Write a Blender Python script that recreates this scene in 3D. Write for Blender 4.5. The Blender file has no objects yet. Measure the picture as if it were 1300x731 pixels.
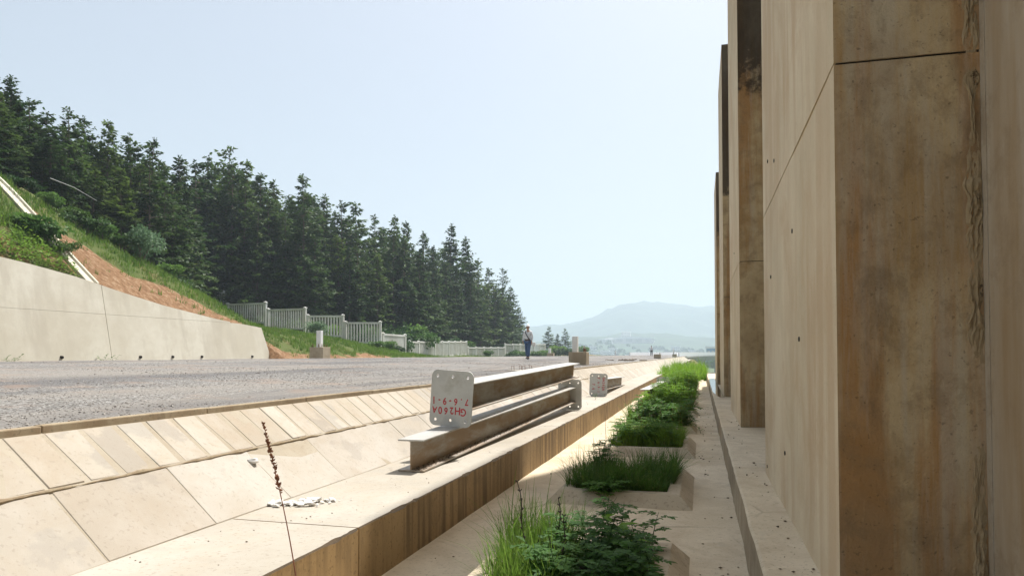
import bpy, bmesh, math, random
import numpy as np
from mathutils import Vector, Matrix, noise

# ------------------------------------------------------------------ camera, sky, sun, exposure
scene = bpy.context.scene
COL = scene.collection
R = math.radians
FPX, YAW = 920.0, math.atan(240 / 920.0)
CAM_H = 1.5
cam_data = bpy.data.cameras.new("camera")
cam = bpy.data.objects.new("camera", cam_data)
COL.objects.link(cam)
scene.camera = cam
cam_data.sensor_width = 36
cam_data.lens = 36 * FPX / 1300
PITCH = R(1.6)
cam_data.shift_y = (84.5 - FPX * math.tan(PITCH)) / 1300
cam.location = (0, 0, CAM_H)
cam.rotation_euler = (R(90) + PITCH, 0, YAW)
cam_data.clip_start = 0.05
cam_data.clip_end = 20000

SUN_AZ, SUN_EL = R(19), R(60)          # azimuth clockwise from +Y (the track direction)
world = bpy.data.worlds.new("World")
scene.world = world
world.use_nodes = True
wn = world.node_tree.nodes
sky_n = wn.new("ShaderNodeTexSky")
sky_n.sky_type = 'NISHITA'
sky_n.sun_disc = False
sky_n.sun_elevation = SUN_EL
sky_n.sun_rotation = SUN_AZ
sky_n.air_density = 1.0
sky_n.dust_density = 3.6
sky_n.ozone_density = 1.0
wn["Background"].inputs[1].default_value = 0.062
haze_mix = wn.new("ShaderNodeMix"); haze_mix.data_type = 'RGBA'      # milky summer sky: half clear sky, half even haze
haze_mix.inputs[0].default_value = 0.5
haze_mix.inputs[7].default_value = (3.25, 3.3, 3.25, 1)
world.node_tree.links.new(sky_n.outputs[0], haze_mix.inputs[6])
world.node_tree.links.new(haze_mix.outputs[2], wn["Background"].inputs[0])
sun_d = bpy.data.lights.new("sun", 'SUN')
sun_d.energy = 2.65
sun_d.angle = R(0.8)
sun_d.color = (1.0, 0.965, 0.91)
sun = bpy.data.objects.new("sun", sun_d)
COL.objects.link(sun)
sdir = Vector((math.sin(SUN_AZ) * math.cos(SUN_EL), math.cos(SUN_AZ) * math.cos(SUN_EL), math.sin(SUN_EL)))
sun.rotation_euler = (-sdir).to_track_quat('-Z', 'Y').to_euler()
scene.view_settings.view_transform = 'Standard'
scene.view_settings.look = 'None'
scene.view_settings.gamma = 1
scene.view_settings.use_curve_mapping = False
scene.view_settings.exposure = 1.6
scene.cycles.use_denoising = True
scene.cycles.max_bounces = 8
scene.cycles.diffuse_bounces = 7
scene.cycles.transparent_max_bounces = 8
scene.cycles.volume_bounces = 1

SN, CS = math.sin(YAW), math.cos(YAW)
def at(u, s, v=450):
    """place in the world for a direction u, v and a distance s measured along the view axis (layout helper)"""
    p = (u - 650) / FPX
    return Vector((s * (-SN + p * CS), s * (CS + p * SN), CAM_H + s * (450 - v) / FPX))

# ------------------------------------------------------------------ object helpers
def tag(o, label=None, cat=None, group=None, kind=None):
    if label: o["label"] = label
    if cat: o["category"] = cat
    if group: o["group"] = group
    if kind: o["kind"] = kind
    return o
def link(o, parent=None):
    COL.objects.link(o)
    if parent is not None: o.parent = parent
    return o
def empty(name, loc=(0, 0, 0), rz=0.0):
    o = bpy.data.objects.new(name, None)
    o.location = loc; o.rotation_euler = (0, 0, rz); o.empty_display_size = 0.2
    return link(o)
def mats(m):
    return m if isinstance(m, (list, tuple)) else [m]
class MB:
    def __init__(self): self.v = []; self.f = []; self.m = []
    def face(self, pts, m=0):
        i = len(self.v); self.v.extend([tuple(p) for p in pts]); self.f.append(tuple(range(i, i + len(pts)))); self.m.append(m)
    def add(self, verts, faces, m=0):
        i = len(self.v); self.v.extend([tuple(p) for p in verts])
        for f in faces: self.f.append(tuple(i + k for k in f)); self.m.append(m)
    def box(self, x0, x1, y0, y1, z0, z1, m=0):
        self.add([(x0,y0,z0),(x1,y0,z0),(x1,y1,z0),(x0,y1,z0),(x0,y0,z1),(x1,y0,z1),(x1,y1,z1),(x0,y1,z1)],
                 [(0,3,2,1),(4,5,6,7),(0,1,5,4),(1,2,6,5),(2,3,7,6),(3,0,4,7)], m)
    def prism_y(self, prof, y0, y1, ms=None):
        """profile of (x, z) going counter-clockwise seen from -Y, extruded along Y; ms = material of each side"""
        n = len(prof)
        vs = [(x, y0, z) for x, z in prof] + [(x, y1, z) for x, z in prof]
        i = len(self.v); self.v.extend(vs)
        for k in range(n):
            j = (k + 1) % n
            self.f.append((i + k, i + j, i + n + j, i + n + k)); self.m.append(ms[k] if ms else 0)
        self.f.append(tuple(i + k for k in range(n))[::-1]); self.m.append(ms[0] if ms else 0)
        self.f.append(tuple(i + n + k for k in range(n))); self.m.append(ms[0] if ms else 0)
    def tube(self, pts, rad, n=8, m=0, caps=True):
        pts = [Vector(p) for p in pts]
        rad = rad if isinstance(rad, (list, tuple)) else [rad] * len(pts)
        i0 = len(self.v)
        for k, p in enumerate(pts):
            d = (pts[min(k + 1, len(pts) - 1)] - pts[max(k - 1, 0)]).normalized()
            a = d.cross(Vector((0, 0, 1)) if abs(d.z) < .9 else Vector((1, 0, 0))).normalized(); b = d.cross(a)
            for q in range(n):
                t = 2 * math.pi * q / n
                self.v.append(tuple(p + (a * math.cos(t) + b * math.sin(t)) * rad[k]))
        for k in range(len(pts) - 1):
            for q in range(n):
                r = (q + 1) % n
                self.f.append((i0 + k * n + q, i0 + (k + 1) * n + q, i0 + (k + 1) * n + r, i0 + k * n + r)); self.m.append(m)
        if caps:
            self.f.append(tuple(i0 + q for q in range(n))); self.m.append(m)
            e = i0 + (len(pts) - 1) * n
            self.f.append(tuple(e + q for q in range(n))[::-1]); self.m.append(m)
    def mesh(self, name, mat, smooth=False):
        me = bpy.data.meshes.new(name)
        me.from_pydata(self.v, [], self.f)
        for mm in mats(mat): me.materials.append(mm)
        me.polygons.foreach_set("material_index", self.m)
        if smooth: me.polygons.foreach_set("use_smooth", [True] * len(self.f))
        me.update()
        return me
    def build(self, name, mat, parent=None, smooth=False, bevel=0, fix=False, seg=2):
        me = self.mesh(name, mat, smooth)
        if fix or bevel:
            bm = bmesh.new(); bm.from_mesh(me)
            bmesh.ops.remove_doubles(bm, verts=bm.verts, dist=1e-5)
            bmesh.ops.recalc_face_normals(bm, faces=bm.faces)
            bm.to_mesh(me); bm.free()
        o = link(bpy.data.objects.new(name, me), parent)
        if bevel:
            md = o.modifiers.new("bevel", 'BEVEL'); md.width = bevel; md.segments = seg; md.limit_method = 'ANGLE'
            md.angle_limit = R(30)
        return o
def inst(me, name, parent=None, loc=(0, 0, 0), rot=(0, 0, 0), sc=(1, 1, 1)):
    o = bpy.data.objects.new(name, me)
    o.location = loc; o.rotation_euler = rot; o.scale = sc
    return link(o, parent)
def fbm(x, y, z=0.0, o=4):
    return noise.fractal(Vector((x, y, z)), 0.9, 2.0, o)

# ------------------------------------------------------------------ material helpers
class NT:
    def __init__(self, name):
        self.mat = bpy.data.materials.new(name); self.mat.use_nodes = True
        self.t = self.mat.node_tree; self.n = self.t.nodes
        self.bsdf = self.n["Principled BSDF"]; self.out = self.n["Material Output"]
        self.pos = self.n.new("ShaderNodeNewGeometry").outputs["Position"]
    def l(self, a, b): self.t.links.new(a, b)
    def mapv(self, sc=(1, 1, 1), loc=(0, 0, 0), src=None):
        m = self.n.new("ShaderNodeMapping"); self.l(src or self.pos, m.inputs[0])
        m.inputs["Scale"].default_value = sc; m.inputs["Location"].default_value = loc
        return m.outputs[0]
    def noise(self, scale, sc=(1, 1, 1), detail=5, rough=.6, loc=(0, 0, 0), dist=0.0):
        k = self.n.new("ShaderNodeTexNoise"); self.l(self.mapv(sc, loc), k.inputs["Vector"])
        k.inputs["Scale"].default_value = scale; k.inputs["Detail"].default_value = detail
        k.inputs["Roughness"].default_value = rough; k.inputs["Distortion"].default_value = dist
        return k.outputs[0]
    def voro(self, scale, sc=(1, 1, 1), feat='F1', out=0):
        k = self.n.new("ShaderNodeTexVoronoi"); k.feature = feat; self.l(self.mapv(sc), k.inputs["Vector"])
        k.inputs["Scale"].default_value = scale
        return k.outputs[out]
    def ramp(self, f, stops, interp='LINEAR'):
        k = self.n.new("ShaderNodeValToRGB"); self.l(f, k.inputs[0]); cr = k.color_ramp; cr.interpolation = interp
        while len(cr.elements) < len(stops): cr.elements.new(.5)
        for e, (p, c) in zip(cr.elements, stops):
            e.position = p; e.color = (*c, 1) if isinstance(c, (tuple, list)) else (c, c, c, 1)
        return k.outputs[0]
    def mix(self, f, a, b, mode='MIX'):
        k = self.n.new("ShaderNodeMix"); k.data_type = 'RGBA'; k.blend_type = mode
        for sock, val in ((k.inputs["Factor"], f), (k.inputs["A"], a), (k.inputs["B"], b)):
            pass
        F, A, B = k.inputs[0], k.inputs[6], k.inputs[7]
        for s_, v_ in ((F, f), (A, a), (B, b)):
            if isinstance(v_, (int, float)): s_.default_value = v_ if s_ is F else (v_, v_, v_, 1)
            elif isinstance(v_, (tuple, list)): s_.default_value = (*v_, 1)
            else: self.l(v_, s_)
        return k.outputs[2]
    def math(self, op, a, b=0.0):
        k = self.n.new("ShaderNodeMath"); k.operation = op
        for s_, v_ in ((k.inputs[0], a), (k.inputs[1], b)):
            if isinstance(v_, (int, float)): s_.default_value = v_
            else: self.l(v_, s_)
        return k.outputs[0]
    def sep(self, axis):
        k = self.n.new("ShaderNodeSeparateXYZ"); self.l(self.pos, k.inputs[0]); return k.outputs[axis]
    def color(self, c):
        if isinstance(c, (tuple, list)): self.bsdf.inputs["Base Color"].default_value = (*c, 1)
        else: self.l(c, self.bsdf.inputs["Base Color"])
        return self
    def rough(self, r, metal=0.0, spec=.5):
        if isinstance(r, (int, float)): self.bsdf.inputs["Roughness"].default_value = r
        else: self.l(r, self.bsdf.inputs["Roughness"])
        self.bsdf.inputs["Metallic"].default_value = metal
        self.bsdf.inputs["Specular IOR Level"].default_value = spec
        return self
    def bump(self, h, strength=.4, dist=.01):
        k = self.n.new("ShaderNodeBump"); self.l(h, k.inputs["Height"])
        k.inputs["Strength"].default_value = strength; k.inputs["Distance"].default_value = dist
        self.l(k.outputs[0], self.bsdf.inputs["Normal"]); return self
    def translucent(self, f, colsock):
        tr = self.n.new("ShaderNodeBsdfTranslucent"); mx = self.n.new("ShaderNodeMixShader")
        if isinstance(colsock, tuple): tr.inputs[0].default_value = (*colsock, 1)
        else: self.l(colsock, tr.inputs[0])
        mx.inputs[0].default_value = f
        self.l(self.bsdf.outputs[0], mx.inputs[1]); self.l(tr.outputs[0], mx.inputs[2]); self.l(mx.outputs[0], self.out.inputs[0])
        return self

def concrete(name, c, dirt, amount=.5, streak=0.0, streak_col=(.2, .12, .06), spots=.25, grain=.35, seed=0, sdir=(5, 5, .25), big=.8, rscale=1.0, rand=0.0, crack=0.0, patch=0.0):
    t = NT(name)
    n1 = t.noise(big, detail=6, rough=.65, loc=(seed * 7.1, seed * 3.3, 0))
    base = t.mix(t.ramp(n1, [(.4, 0.0), (.6, 1.0)]), c, tuple(x * k for x, k in zip(c, (.80, .77, .72))))
    n2 = t.noise(2.6 * rscale, detail=8, rough=.7, loc=(seed, 5, 2), dist=.6)
    base = t.mix(t.math('MULTIPLY', t.ramp(n2, [(.47, 0.0), (.63, 1.0)]), amount), base, dirt)
    if streak:
        n3 = t.noise(1.6, sc=sdir, detail=6, rough=.6, loc=(seed * 2.2, 0, seed))
        n3b = t.noise(.7, detail=3, loc=(0, 0, seed * 1.7))
        sm = t.math('MULTIPLY', t.ramp(n3, [(.45, 0.0), (.58, 1.0)]), t.ramp(n3b, [(.38, .3), (.6, 1.0)]))
        base = t.mix(t.math('MULTIPLY', sm, streak), base, streak_col)
    if spots:
        n4 = t.noise(38, detail=3, rough=.5, loc=(seed, seed, seed))
        base = t.mix(t.math('MULTIPLY', t.ramp(n4, [(.60, 0.0), (.66, 1.0)]), spots), base, tuple(x * .45 for x in dirt))
    ck = t.voro(.9, feat='DISTANCE_TO_EDGE') if crack else None
    if crack:
        kk = t.n[-1] if False else None
        wob = t.math('ADD', ck, t.math('MULTIPLY', t.math('SUBTRACT', t.noise(3.0, detail=6), .5), .10))
        lim = t.ramp(t.noise(.35, detail=2, loc=(seed, 2, 0)), [(.52, 0.0), (.6, 1.0)])
        base = t.mix(t.math('MULTIPLY', t.math('MULTIPLY', t.ramp(wob, [(.0, 1.0), (.006, 0.0)]), lim), crack), base, tuple(x * .4 for x in dirt))
    if patch:
        pn = t.noise(.9, sc=(1, 1, 2), detail=7, rough=.6, loc=(seed * 3, 1, 4))
        base = t.mix(t.math('MULTIPLY', t.ramp(pn, [(.585, 0.0), (.61, 1.0)]), patch), base, (.30, .28, .25))
    n5 = t.noise(220, detail=2)
    base = t.mix(.25, base, t.mix(n5, tuple(x * .7 for x in c), tuple(min(1, x * 1.25) for x in c)))
    if rand:
        oi = t.n.new("ShaderNodeObjectInfo").outputs["Random"]
        base = t.mix(1.0, base, t.ramp(oi, [(0, (1, 1, 1)), (1, tuple(1 - rand * k for k in (.6, .8, 1.0)))]), 'MULTIPLY')
    t.color(base).rough(.88, spec=.3)
    h = t.mix(.5, t.noise(14, detail=8, rough=.7), n5)
    t.bump(h, grain, .012)
    return t.mat

M = {}
M['pale'] = concrete('concrete_pale', (.455, .42, .36), (.42, .345, .25), .45, spots=.4, seed=1, crack=.5, patch=.2)
M['pale_dir'] = concrete('concrete_slab', (.51, .475, .42), (.40, .34, .26), .55, spots=.3, seed=2, rand=.16, crack=.7, patch=.4)
M['block'] = concrete('concrete_block', (.52, .48, .415), (.41, .34, .25), .65, spots=.25, seed=3, rand=.2, patch=.55)
M['mortar'] = concrete('mortar_joint', (.44, .39, .31), (.30, .235, .155), .5, spots=.3, seed=4)
M['floor'] = concrete('channel_floor', (.68, .58, .425), (.44, .34, .22), .65, spots=.5, seed=5, crack=.5, patch=.18)
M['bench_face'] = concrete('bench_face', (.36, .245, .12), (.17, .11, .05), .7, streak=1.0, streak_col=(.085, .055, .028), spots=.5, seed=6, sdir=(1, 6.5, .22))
M['chip'] = concrete('broken_edge', (.10, .07, .04), (.04, .03, .02), .6, seed=13)
M['wall_pale'] = concrete('wall_pale', (.68, .575, .415), (.48, .32, .175), .6, streak=.55, streak_col=(.44, .27, .14), spots=.15, seed=7, sdir=(1, 2.3, .2), rscale=.45)
M['kerb'] = concrete('kerb_brown', (.40, .33, .23), (.20, .15, .09), .7, streak=.5, spots=.4, seed=9, sdir=(1, 4, 1))
M['left_wall'] = concrete('left_wall', (.62, .58, .48), (.48, .42, .32), .4, streak=.6, streak_col=(.40, .35, .27), spots=.1, seed=10, sdir=(.8, .8, .10), big=.35)
M['fence'] = concrete('fence_concrete', (.70, .69, .65), (.52, .51, .47), .4, spots=.0, seed=11)
M['planter'] = concrete('planter_concrete', (.56, .48, .36), (.30, .235, .15), .75, spots=.5, seed=15)
M['found'] = concrete('foundation', (.42, .35, .25), (.24, .18, .11), .6, streak=.4, spots=.2, seed=12)

def buttress_front():
    t = NT('buttress_front')
    n1 = t.noise(.9, detail=7, rough=.65, loc=(2, 1, 4))
    base = t.ramp(n1, [(.38, (.43, .32, .18)), (.5, (.52, .40, .235)), (.62, (.38, .255, .12))])
    st = t.noise(1.5, sc=(3.4, 3.4, .22), detail=6, rough=.62, loc=(1, 0, 3))
    base = t.mix(t.math('MULTIPLY', t.ramp(st, [(.47, 0.0), (.58, 1.0)]), .7), base, (.36, .18, .06))
    st2 = t.noise(1.1, sc=(4, 4, .3), detail=6, rough=.7, loc=(7, 2, 3))
    base = t.mix(t.math('MULTIPLY', t.ramp(st2, [(.50, 0.0), (.62, 1.0)]), .5), base, (.46, .42, .34))
    dk = t.noise(1.35, sc=(1.3, 1.3, .55), detail=8, rough=.72, loc=(4.3, 3, 1.9))
    base = t.mix(t.math('MULTIPLY', t.ramp(dk, [(.52, 0.0), (.63, 1.0)]), .6), base, (.14, .10, .06))
    mo = t.noise(5.5, detail=9, rough=.75, loc=(2, 2, 6))
    base = t.mix(t.math('MULTIPLY', t.ramp(mo, [(.5, 0.0), (.62, 1.0)]), .45), base, (.22, .155, .085))
    low = t.ramp(t.math('ADD', t.math('MULTIPLY', t.sep(2), .5), t.math('MULTIPLY', t.noise(2.0, detail=6, loc=(9, 0, 0)), .9)), [(.55, 1.0), (1.15, 0.0)])
    base = t.mix(t.math('MULTIPLY', low, .55), base, (.15, .105, .06))
    mold = t.ramp(t.math('ADD', t.math('MULTIPLY', t.math('SUBTRACT', t.sep(2), 5.9), .45), t.math('MULTIPLY', t.math('SUBTRACT', t.noise(1.6, detail=7, rough=.7), .5), 1.3)), [(0.0, 0.0), (.12, 1.0)])
    base = t.mix(t.math('MULTIPLY', mold, .85), base, (.035, .026, .018))
    sp = t.noise(45, detail=3)
    base = t.mix(t.math('MULTIPLY', t.ramp(sp, [(.64, 0.0), (.69, 1.0)]), .4), base, (.05, .035, .02))
    t.color(base).rough(.85, spec=.35)
    t.bump(t.mix(.4, t.noise(9, detail=10, rough=.72), t.noise(60, detail=3)), .55, .02)
    return t.mat
M['butt_front'] = buttress_front()

def wall_grey():
    t = NT('wall_grey')
    n1 = t.noise(1.2, sc=(1, 1, .12), detail=6, rough=.6)
    base = t.ramp(n1, [(.38, (.36, .275, .18)), (.5, (.44, .375, .29)), (.62, (.32, .23, .135))])
    n2 = t.noise(3, sc=(1, 2, .2), detail=6)
    base = t.mix(t.math('MULTIPLY', t.ramp(n2, [(.5, 0.0), (.7, 1.0)]), .4), base, (.42, .395, .35))
    t.color(base).rough(.8, spec=.4)
    mo = t.noise(4.5, detail=9, rough=.75, loc=(6, 2, 1))
    base = t.mix(t.math('MULTIPLY', t.ramp(mo, [(.5, 0.0), (.64, 1.0)]), .45), base, (.24, .175, .105))
    t.color(base)
    t.bump(t.noise(18, detail=8, rough=.7), .5, .012)
    return t.mat
M['wall_grey'] = wall_grey()
def rough_mortar():
    t = NT('rough_mortar')
    n = t.noise(6, detail=8, rough=.75)
    t.color(t.ramp(n, [(.36, (.10, .07, .04)), (.41, (.34, .255, .15)), (.62, (.42, .33, .21))])).rough(.95, spec=.2)
    t.bump(t.noise(40, detail=8, rough=.8), .7, .015)
    return t.mat
M['rough_mortar'] = rough_mortar()

def gravel(name, bump=True):
    t = NT(name)
    cells = t.voro(60, out=1)
    hsv = t.n.new("ShaderNodeRGBToBW"); t.l(cells, hsv.inputs[0])
    stone = t.ramp(hsv.outputs[0], [(.2, (.07, .065, .06)), (.42, (.145, .138, .128)), (.58, (.21, .2, .185)), (.8, (.36, .35, .335))])
    dust = t.noise(.6, sc=(1.6, .10, 1), detail=5, rough=.55)
    col = t.mix(t.math('MULTIPLY', t.ramp(dust, [(.46, 0.0), (.56, 1.0)]), .7), stone, (.245, .225, .2))
    dk = t.noise(.5, sc=(2.2, .12, 1), detail=5, loc=(8, 3, 0))
    col = t.mix(t.math('MULTIPLY', t.ramp(dk, [(.5, 0.0), (.62, 1.0)]), .7), col, (.105, .102, .104))
    red = t.noise(1.1, detail=5, loc=(3, 9, 1))
    col = t.mix(t.math('MULTIPLY', t.ramp(red, [(.54, 0.0), (.66, 1.0)]), .45), col, (.27, .19, .14))
    t.color(col).rough(.95, spec=.2)
    if bump: t.bump(t.mix(.5, t.voro(60), t.noise(25, detail=6)), .55, .012)
    return t.mat
M['gravel'] = gravel('gravel_bed')
def stones():
    t = NT('gravel_stone')
    bw = t.n.new("ShaderNodeRGBToBW"); t.l(t.voro(30, out=1), bw.inputs[0])
    t.color(t.ramp(bw.outputs[0], [(.05, (.12, .11, .10)), (.35, (.21, .19, .17)), (.6, (.28, .255, .23)), (.85, (.42, .40, .37)), (.97, (.3, .18, .13))])).rough(.9, spec=.25)
    return t.mat
M['stone'] = stones()

def steel(name, brown):
    t = NT(name)
    n = t.noise(3.5, detail=7, rough=.65)
    base = t.ramp(n, [(.3, (.40, .41, .40)), (.55, (.50, .51, .49)), (.75, (.36, .35, .31))])
    n2 = t.noise(1.7, sc=(2.5, .5, 2.5), detail=8, rough=.7, loc=(3, 3, 1))
    base = t.mix(t.math('MULTIPLY', t.ramp(n2, [(.36, .25), (.56, 1.0)]), brown), base, (.26, .165, .08))
    t.color(base).rough(t.ramp(n, [(.3, .42), (.7, .62)]), metal=.1)
    t.bump(t.noise(60, detail=4), .08, .004)
    return t.mat
M['steel_web'] = steel('steel_stained', .95)
M['steel_flange'] = steel('steel_flange', .28)
M['galv'] = steel('galvanised_plate', .05)
M['steel_low'] = steel('steel_lower_flange', .75)
def flat(name, c, rough=.7, metal=0.0, var=.2, scale=6, bump=0):
    t = NT(name); n = t.noise(scale, detail=6, rough=.65)
    t.color(t.ramp(n, [(.3, tuple(x * (1 - var) for x in c)), (.7, tuple(min(1, x * (1 + var)) for x in c))])).rough(rough, metal)
    if bump: t.bump(t.noise(scale * 4, detail=6), bump, .01)
    return t.mat
M['red'] = flat('red_paint', (.42, .02, .03), .6, var=.3, scale=40)
M['white'] = flat('white_paint', (.74, .74, .72), .55, var=.06)
M['rust'] = flat('rusty_steel', (.16, .075, .035), .85, var=.4, scale=30)
M['dark'] = flat('dark_gap', (.03, .025, .02), .95)
M['soil'] = flat('dark_soil', (.10, .07, .04), .95, var=.4, scale=12, bump=.5)
M['plaster'] = flat('white_plaster', (.72, .70, .66), .9, var=.15, scale=20, bump=.4)
M['bark'] = flat('bark', (.15, .115, .085), .95, var=.35, scale=5, bump=.6)
M['pvc'] = flat('bottle_plastic', (.55, .5, .45), .25, var=.1)
M['skin'] = flat('skin', (.42, .25, .17), .6, var=.08)
M['shirt'] = flat('white_shirt', (.70, .71, .72), .85, var=.06, scale=12)
M['jeans'] = flat('blue_jeans', (.06, .11, .21), .9, var=.35, scale=9)
M['black'] = flat('black_leather', (.02, .02, .025), .6)
M['shoe'] = flat('dark_shoe', (.035, .03, .028), .6)
M['helmet'] = flat('white_helmet', (.78, .78, .76), .3, var=.04)
M['hair'] = flat('black_hair', (.02, .017, .015), .6)
M['dryweed'] = flat('dry_weed', (.2, .085, .04), .9, var=.4, scale=25)
M['drystem'] = flat('dry_stem', (.22, .085, .05), .8, var=.3, scale=25)
M['deadstalk'] = flat('dead_stalk', (.03, .022, .015), .9, var=.4, scale=25)
M['farwhite'] = flat('far_building_white', (.66, .65, .62), .8, var=.06, scale=.05)
M['farroof'] = flat('far_roof', (.78, .78, .77), .6, var=.05, scale=.05)
M['farblue'] = flat('far_blue_panel', (.10, .25, .42), .5, var=.1, scale=.1)
M['fargrey'] = flat('far_grey_concrete', (.45, .45, .44), .8, var=.12, scale=.2)
M['litter'] = flat('litter_white', (.7, .68, .64), .5, var=.1)

def leaf(name, dark, light, trans=.35, scale=3.0, rand=True, yellow=None):
    t = NT(name)
    n = t.noise(scale, detail=4)
    c = t.ramp(n, [(.32, dark), (.68, light)])
    if rand:
        oi = t.n.new("ShaderNodeObjectInfo").outputs["Random"]
        c = t.mix(1.0, c, t.ramp(oi, [(0, (.55, .66, .62)), (.5, (1, 1, 1)), (1, (1.5, 1.35, .85))]), 'MULTIPLY')
    if yellow:
        n2 = t.noise(scale * 2.3, detail=3, loc=(5, 1, 8))
        c = t.mix(t.math('MULTIPLY', t.ramp(n2, [(.56, 0.0), (.74, 1.0)]), .7), c, yellow)
    t.color(c).rough(.6, spec=.25)
    t.translucent(trans, c)
    return t.mat
M['fir'] = leaf('fir_needles', (.028, .062, .018), (.10, .165, .04), .38, .6, yellow=(.13, .14, .045))
M['shrub'] = leaf('shrub_leaves', (.07, .15, .03), (.16, .28, .06), .35, 1.5)
M['shrub_dark'] = leaf('shrub_leaves_dark', (.035, .08, .025), (.085, .16, .045), .3, 1.5)
M['shrub_pale'] = leaf('shrub_leaves_pale', (.11, .19, .09), (.24, .34, .19), .3, 2.5)
M['slope_grass'] = leaf('slope_grass', (.08, .16, .02), (.17, .27, .045), .4, .6, rand=False, yellow=(.24, .20, .08))
M['grass'] = leaf('planter_grass', (.07, .15, .02), (.155, .265, .045), .5, 9, yellow=(.32, .29, .11))
M['grass_bright'] = leaf('planter_grass_bright', (.10, .21, .015), (.20, .34, .03), .5, 2, rand=False)
M['weed'] = leaf('weed_leaves', (.075, .18, .03), (.16, .31, .055), .5, 8)
M['weed_bright'] = leaf('weed_leaves_bright', (.09, .22, .02), (.16, .30, .04), .5, 4)
def hillside():
    t = NT('hillside_soil')
    n = t.noise(.35, detail=8, rough=.65)
    c = t.ramp(n, [(.34, (.11, .135, .03)), (.5, (.16, .14, .055)), (.66, (.27, .135, .06))])
    n2 = t.noise(5, detail=8, rough=.75)
    c = t.mix(t.math('MULTIPLY', t.ramp(n2, [(.45, 0.0), (.7, 1.0)]), .5), c, (.36, .2, .105))
    t.color(c).rough(.95, spec=.2); t.bump(t.noise(6, detail=8, rough=.75), .8, .08)
    return t.mat
M['hill'] = hillside()
def redsoil():
    t = NT('bare_red_soil')
    n = t.noise(4, detail=8, rough=.75)
    c = t.ramp(n, [(.3, (.20, .095, .04)), (.5, (.31, .16, .075)), (.72, (.42, .27, .15))])
    t.color(c).rough(.95, spec=.2); t.bump(t.noise(9, detail=8, rough=.8), 1.0, .12)
    return t.mat
M['redsoil'] = redsoil()
M['valley'] = flat('valley_ground', (.09, .125, .055), .95, var=.5, scale=.02)
M['mountain'] = flat('mountain_forest', (.04, .075, .035), .95, var=.4, scale=.02)
def water():
    t = NT('puddle_water'); t.color((.05, .045, .035)).rough(.06, spec=.6); return t.mat
M['water'] = water()
# ------------------------------------------------------------------ setting: cross-section of the cutting (x across, y along the track)
XB, XBI, XM, XK = -2.11, -3.03, -3.45, -3.83         # bench face, bench inner edge, slope break, kerb
ZB, ZM, ZK, ZG = 0.40, 0.755, 1.04, 1.072            # bench top, slope break, kerb foot, gravel edge
YN, YF = -7.0, 175.0
XCROWN, ZCROWN, XFAR = -11.7, 1.384, -20.2
def gz(x):
    return ZG + (ZCROWN - ZG) * (XK - .1 - x) / (XK - .1 - XCROWN) if x > XCROWN else ZCROWN - .04 * (XCROWN - x)

# channel floor
m = MB()
ys = np.arange(YN, 62, .25); xs = np.linspace(XB - .05, .36, 15)
grid = {}
for j, y in enumerate(ys):
    for i, x in enumerate(xs):
        grid[i, j] = len(m.v); m.v.append((x, y, .006 * fbm(x * 1.3, y * 1.3) + .003 * fbm(x * 6, y * 6)))
for j in range(len(ys) - 1):
    for i in range(len(xs) - 1):
        m.f.append((grid[i, j], grid[i + 1, j], grid[i + 1, j + 1], grid[i, j + 1])); m.m.append(0)
tag(m.build('channel_floor', M['floor'], smooth=True), kind='structure')

# bench wall: cast sections with an open joint between them
bench = empty('bench_wall', (0, 0, 0))
tag(bench, 'long low concrete bench wall with brown streaked face, carrying the steel beams', 'wall')
random.seed(3)
edges = [YN] + [4.25 + 6.75 * k for k in range(0, 9)] + [75.0, YF]
for a, b in zip(edges[:-1], edges[1:]):
    m = MB(); y = a + .006; step = .045 if b < 25 else (.15 if b < 40 else 1.0)
    n = max(2, int((b - a) / step)); rows = []
    for k in range(n + 1):
        yy = a + .007 + (b - a - .014) * k / n
        chip = min(.014, max(0, fbm(0, yy * 4.0, 2.2) - .1) * .06) + max(0, fbm(3, yy * 12, 1)) * .006
        bow = .012 * fbm(5, yy * .35)
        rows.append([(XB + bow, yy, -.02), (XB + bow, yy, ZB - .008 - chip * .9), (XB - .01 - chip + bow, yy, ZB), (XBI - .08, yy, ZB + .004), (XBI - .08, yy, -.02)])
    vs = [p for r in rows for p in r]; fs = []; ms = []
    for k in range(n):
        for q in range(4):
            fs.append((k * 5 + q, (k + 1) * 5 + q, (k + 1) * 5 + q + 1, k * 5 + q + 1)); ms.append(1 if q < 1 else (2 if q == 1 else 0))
    fs.append((0, 1, 2, 3, 4)); ms.append(1); e = n * 5; fs.append((e + 4, e + 3, e + 2, e + 1, e)); ms.append(1)
    m.v, m.f, m.m = vs, fs, ms
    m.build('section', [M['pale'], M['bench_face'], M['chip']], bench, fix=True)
m = MB(); m.box(XBI, XB - .03, YN + .02, YF - .02, -.3, ZB - .03); m.build('joint_filler', M['dark'], bench)

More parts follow.
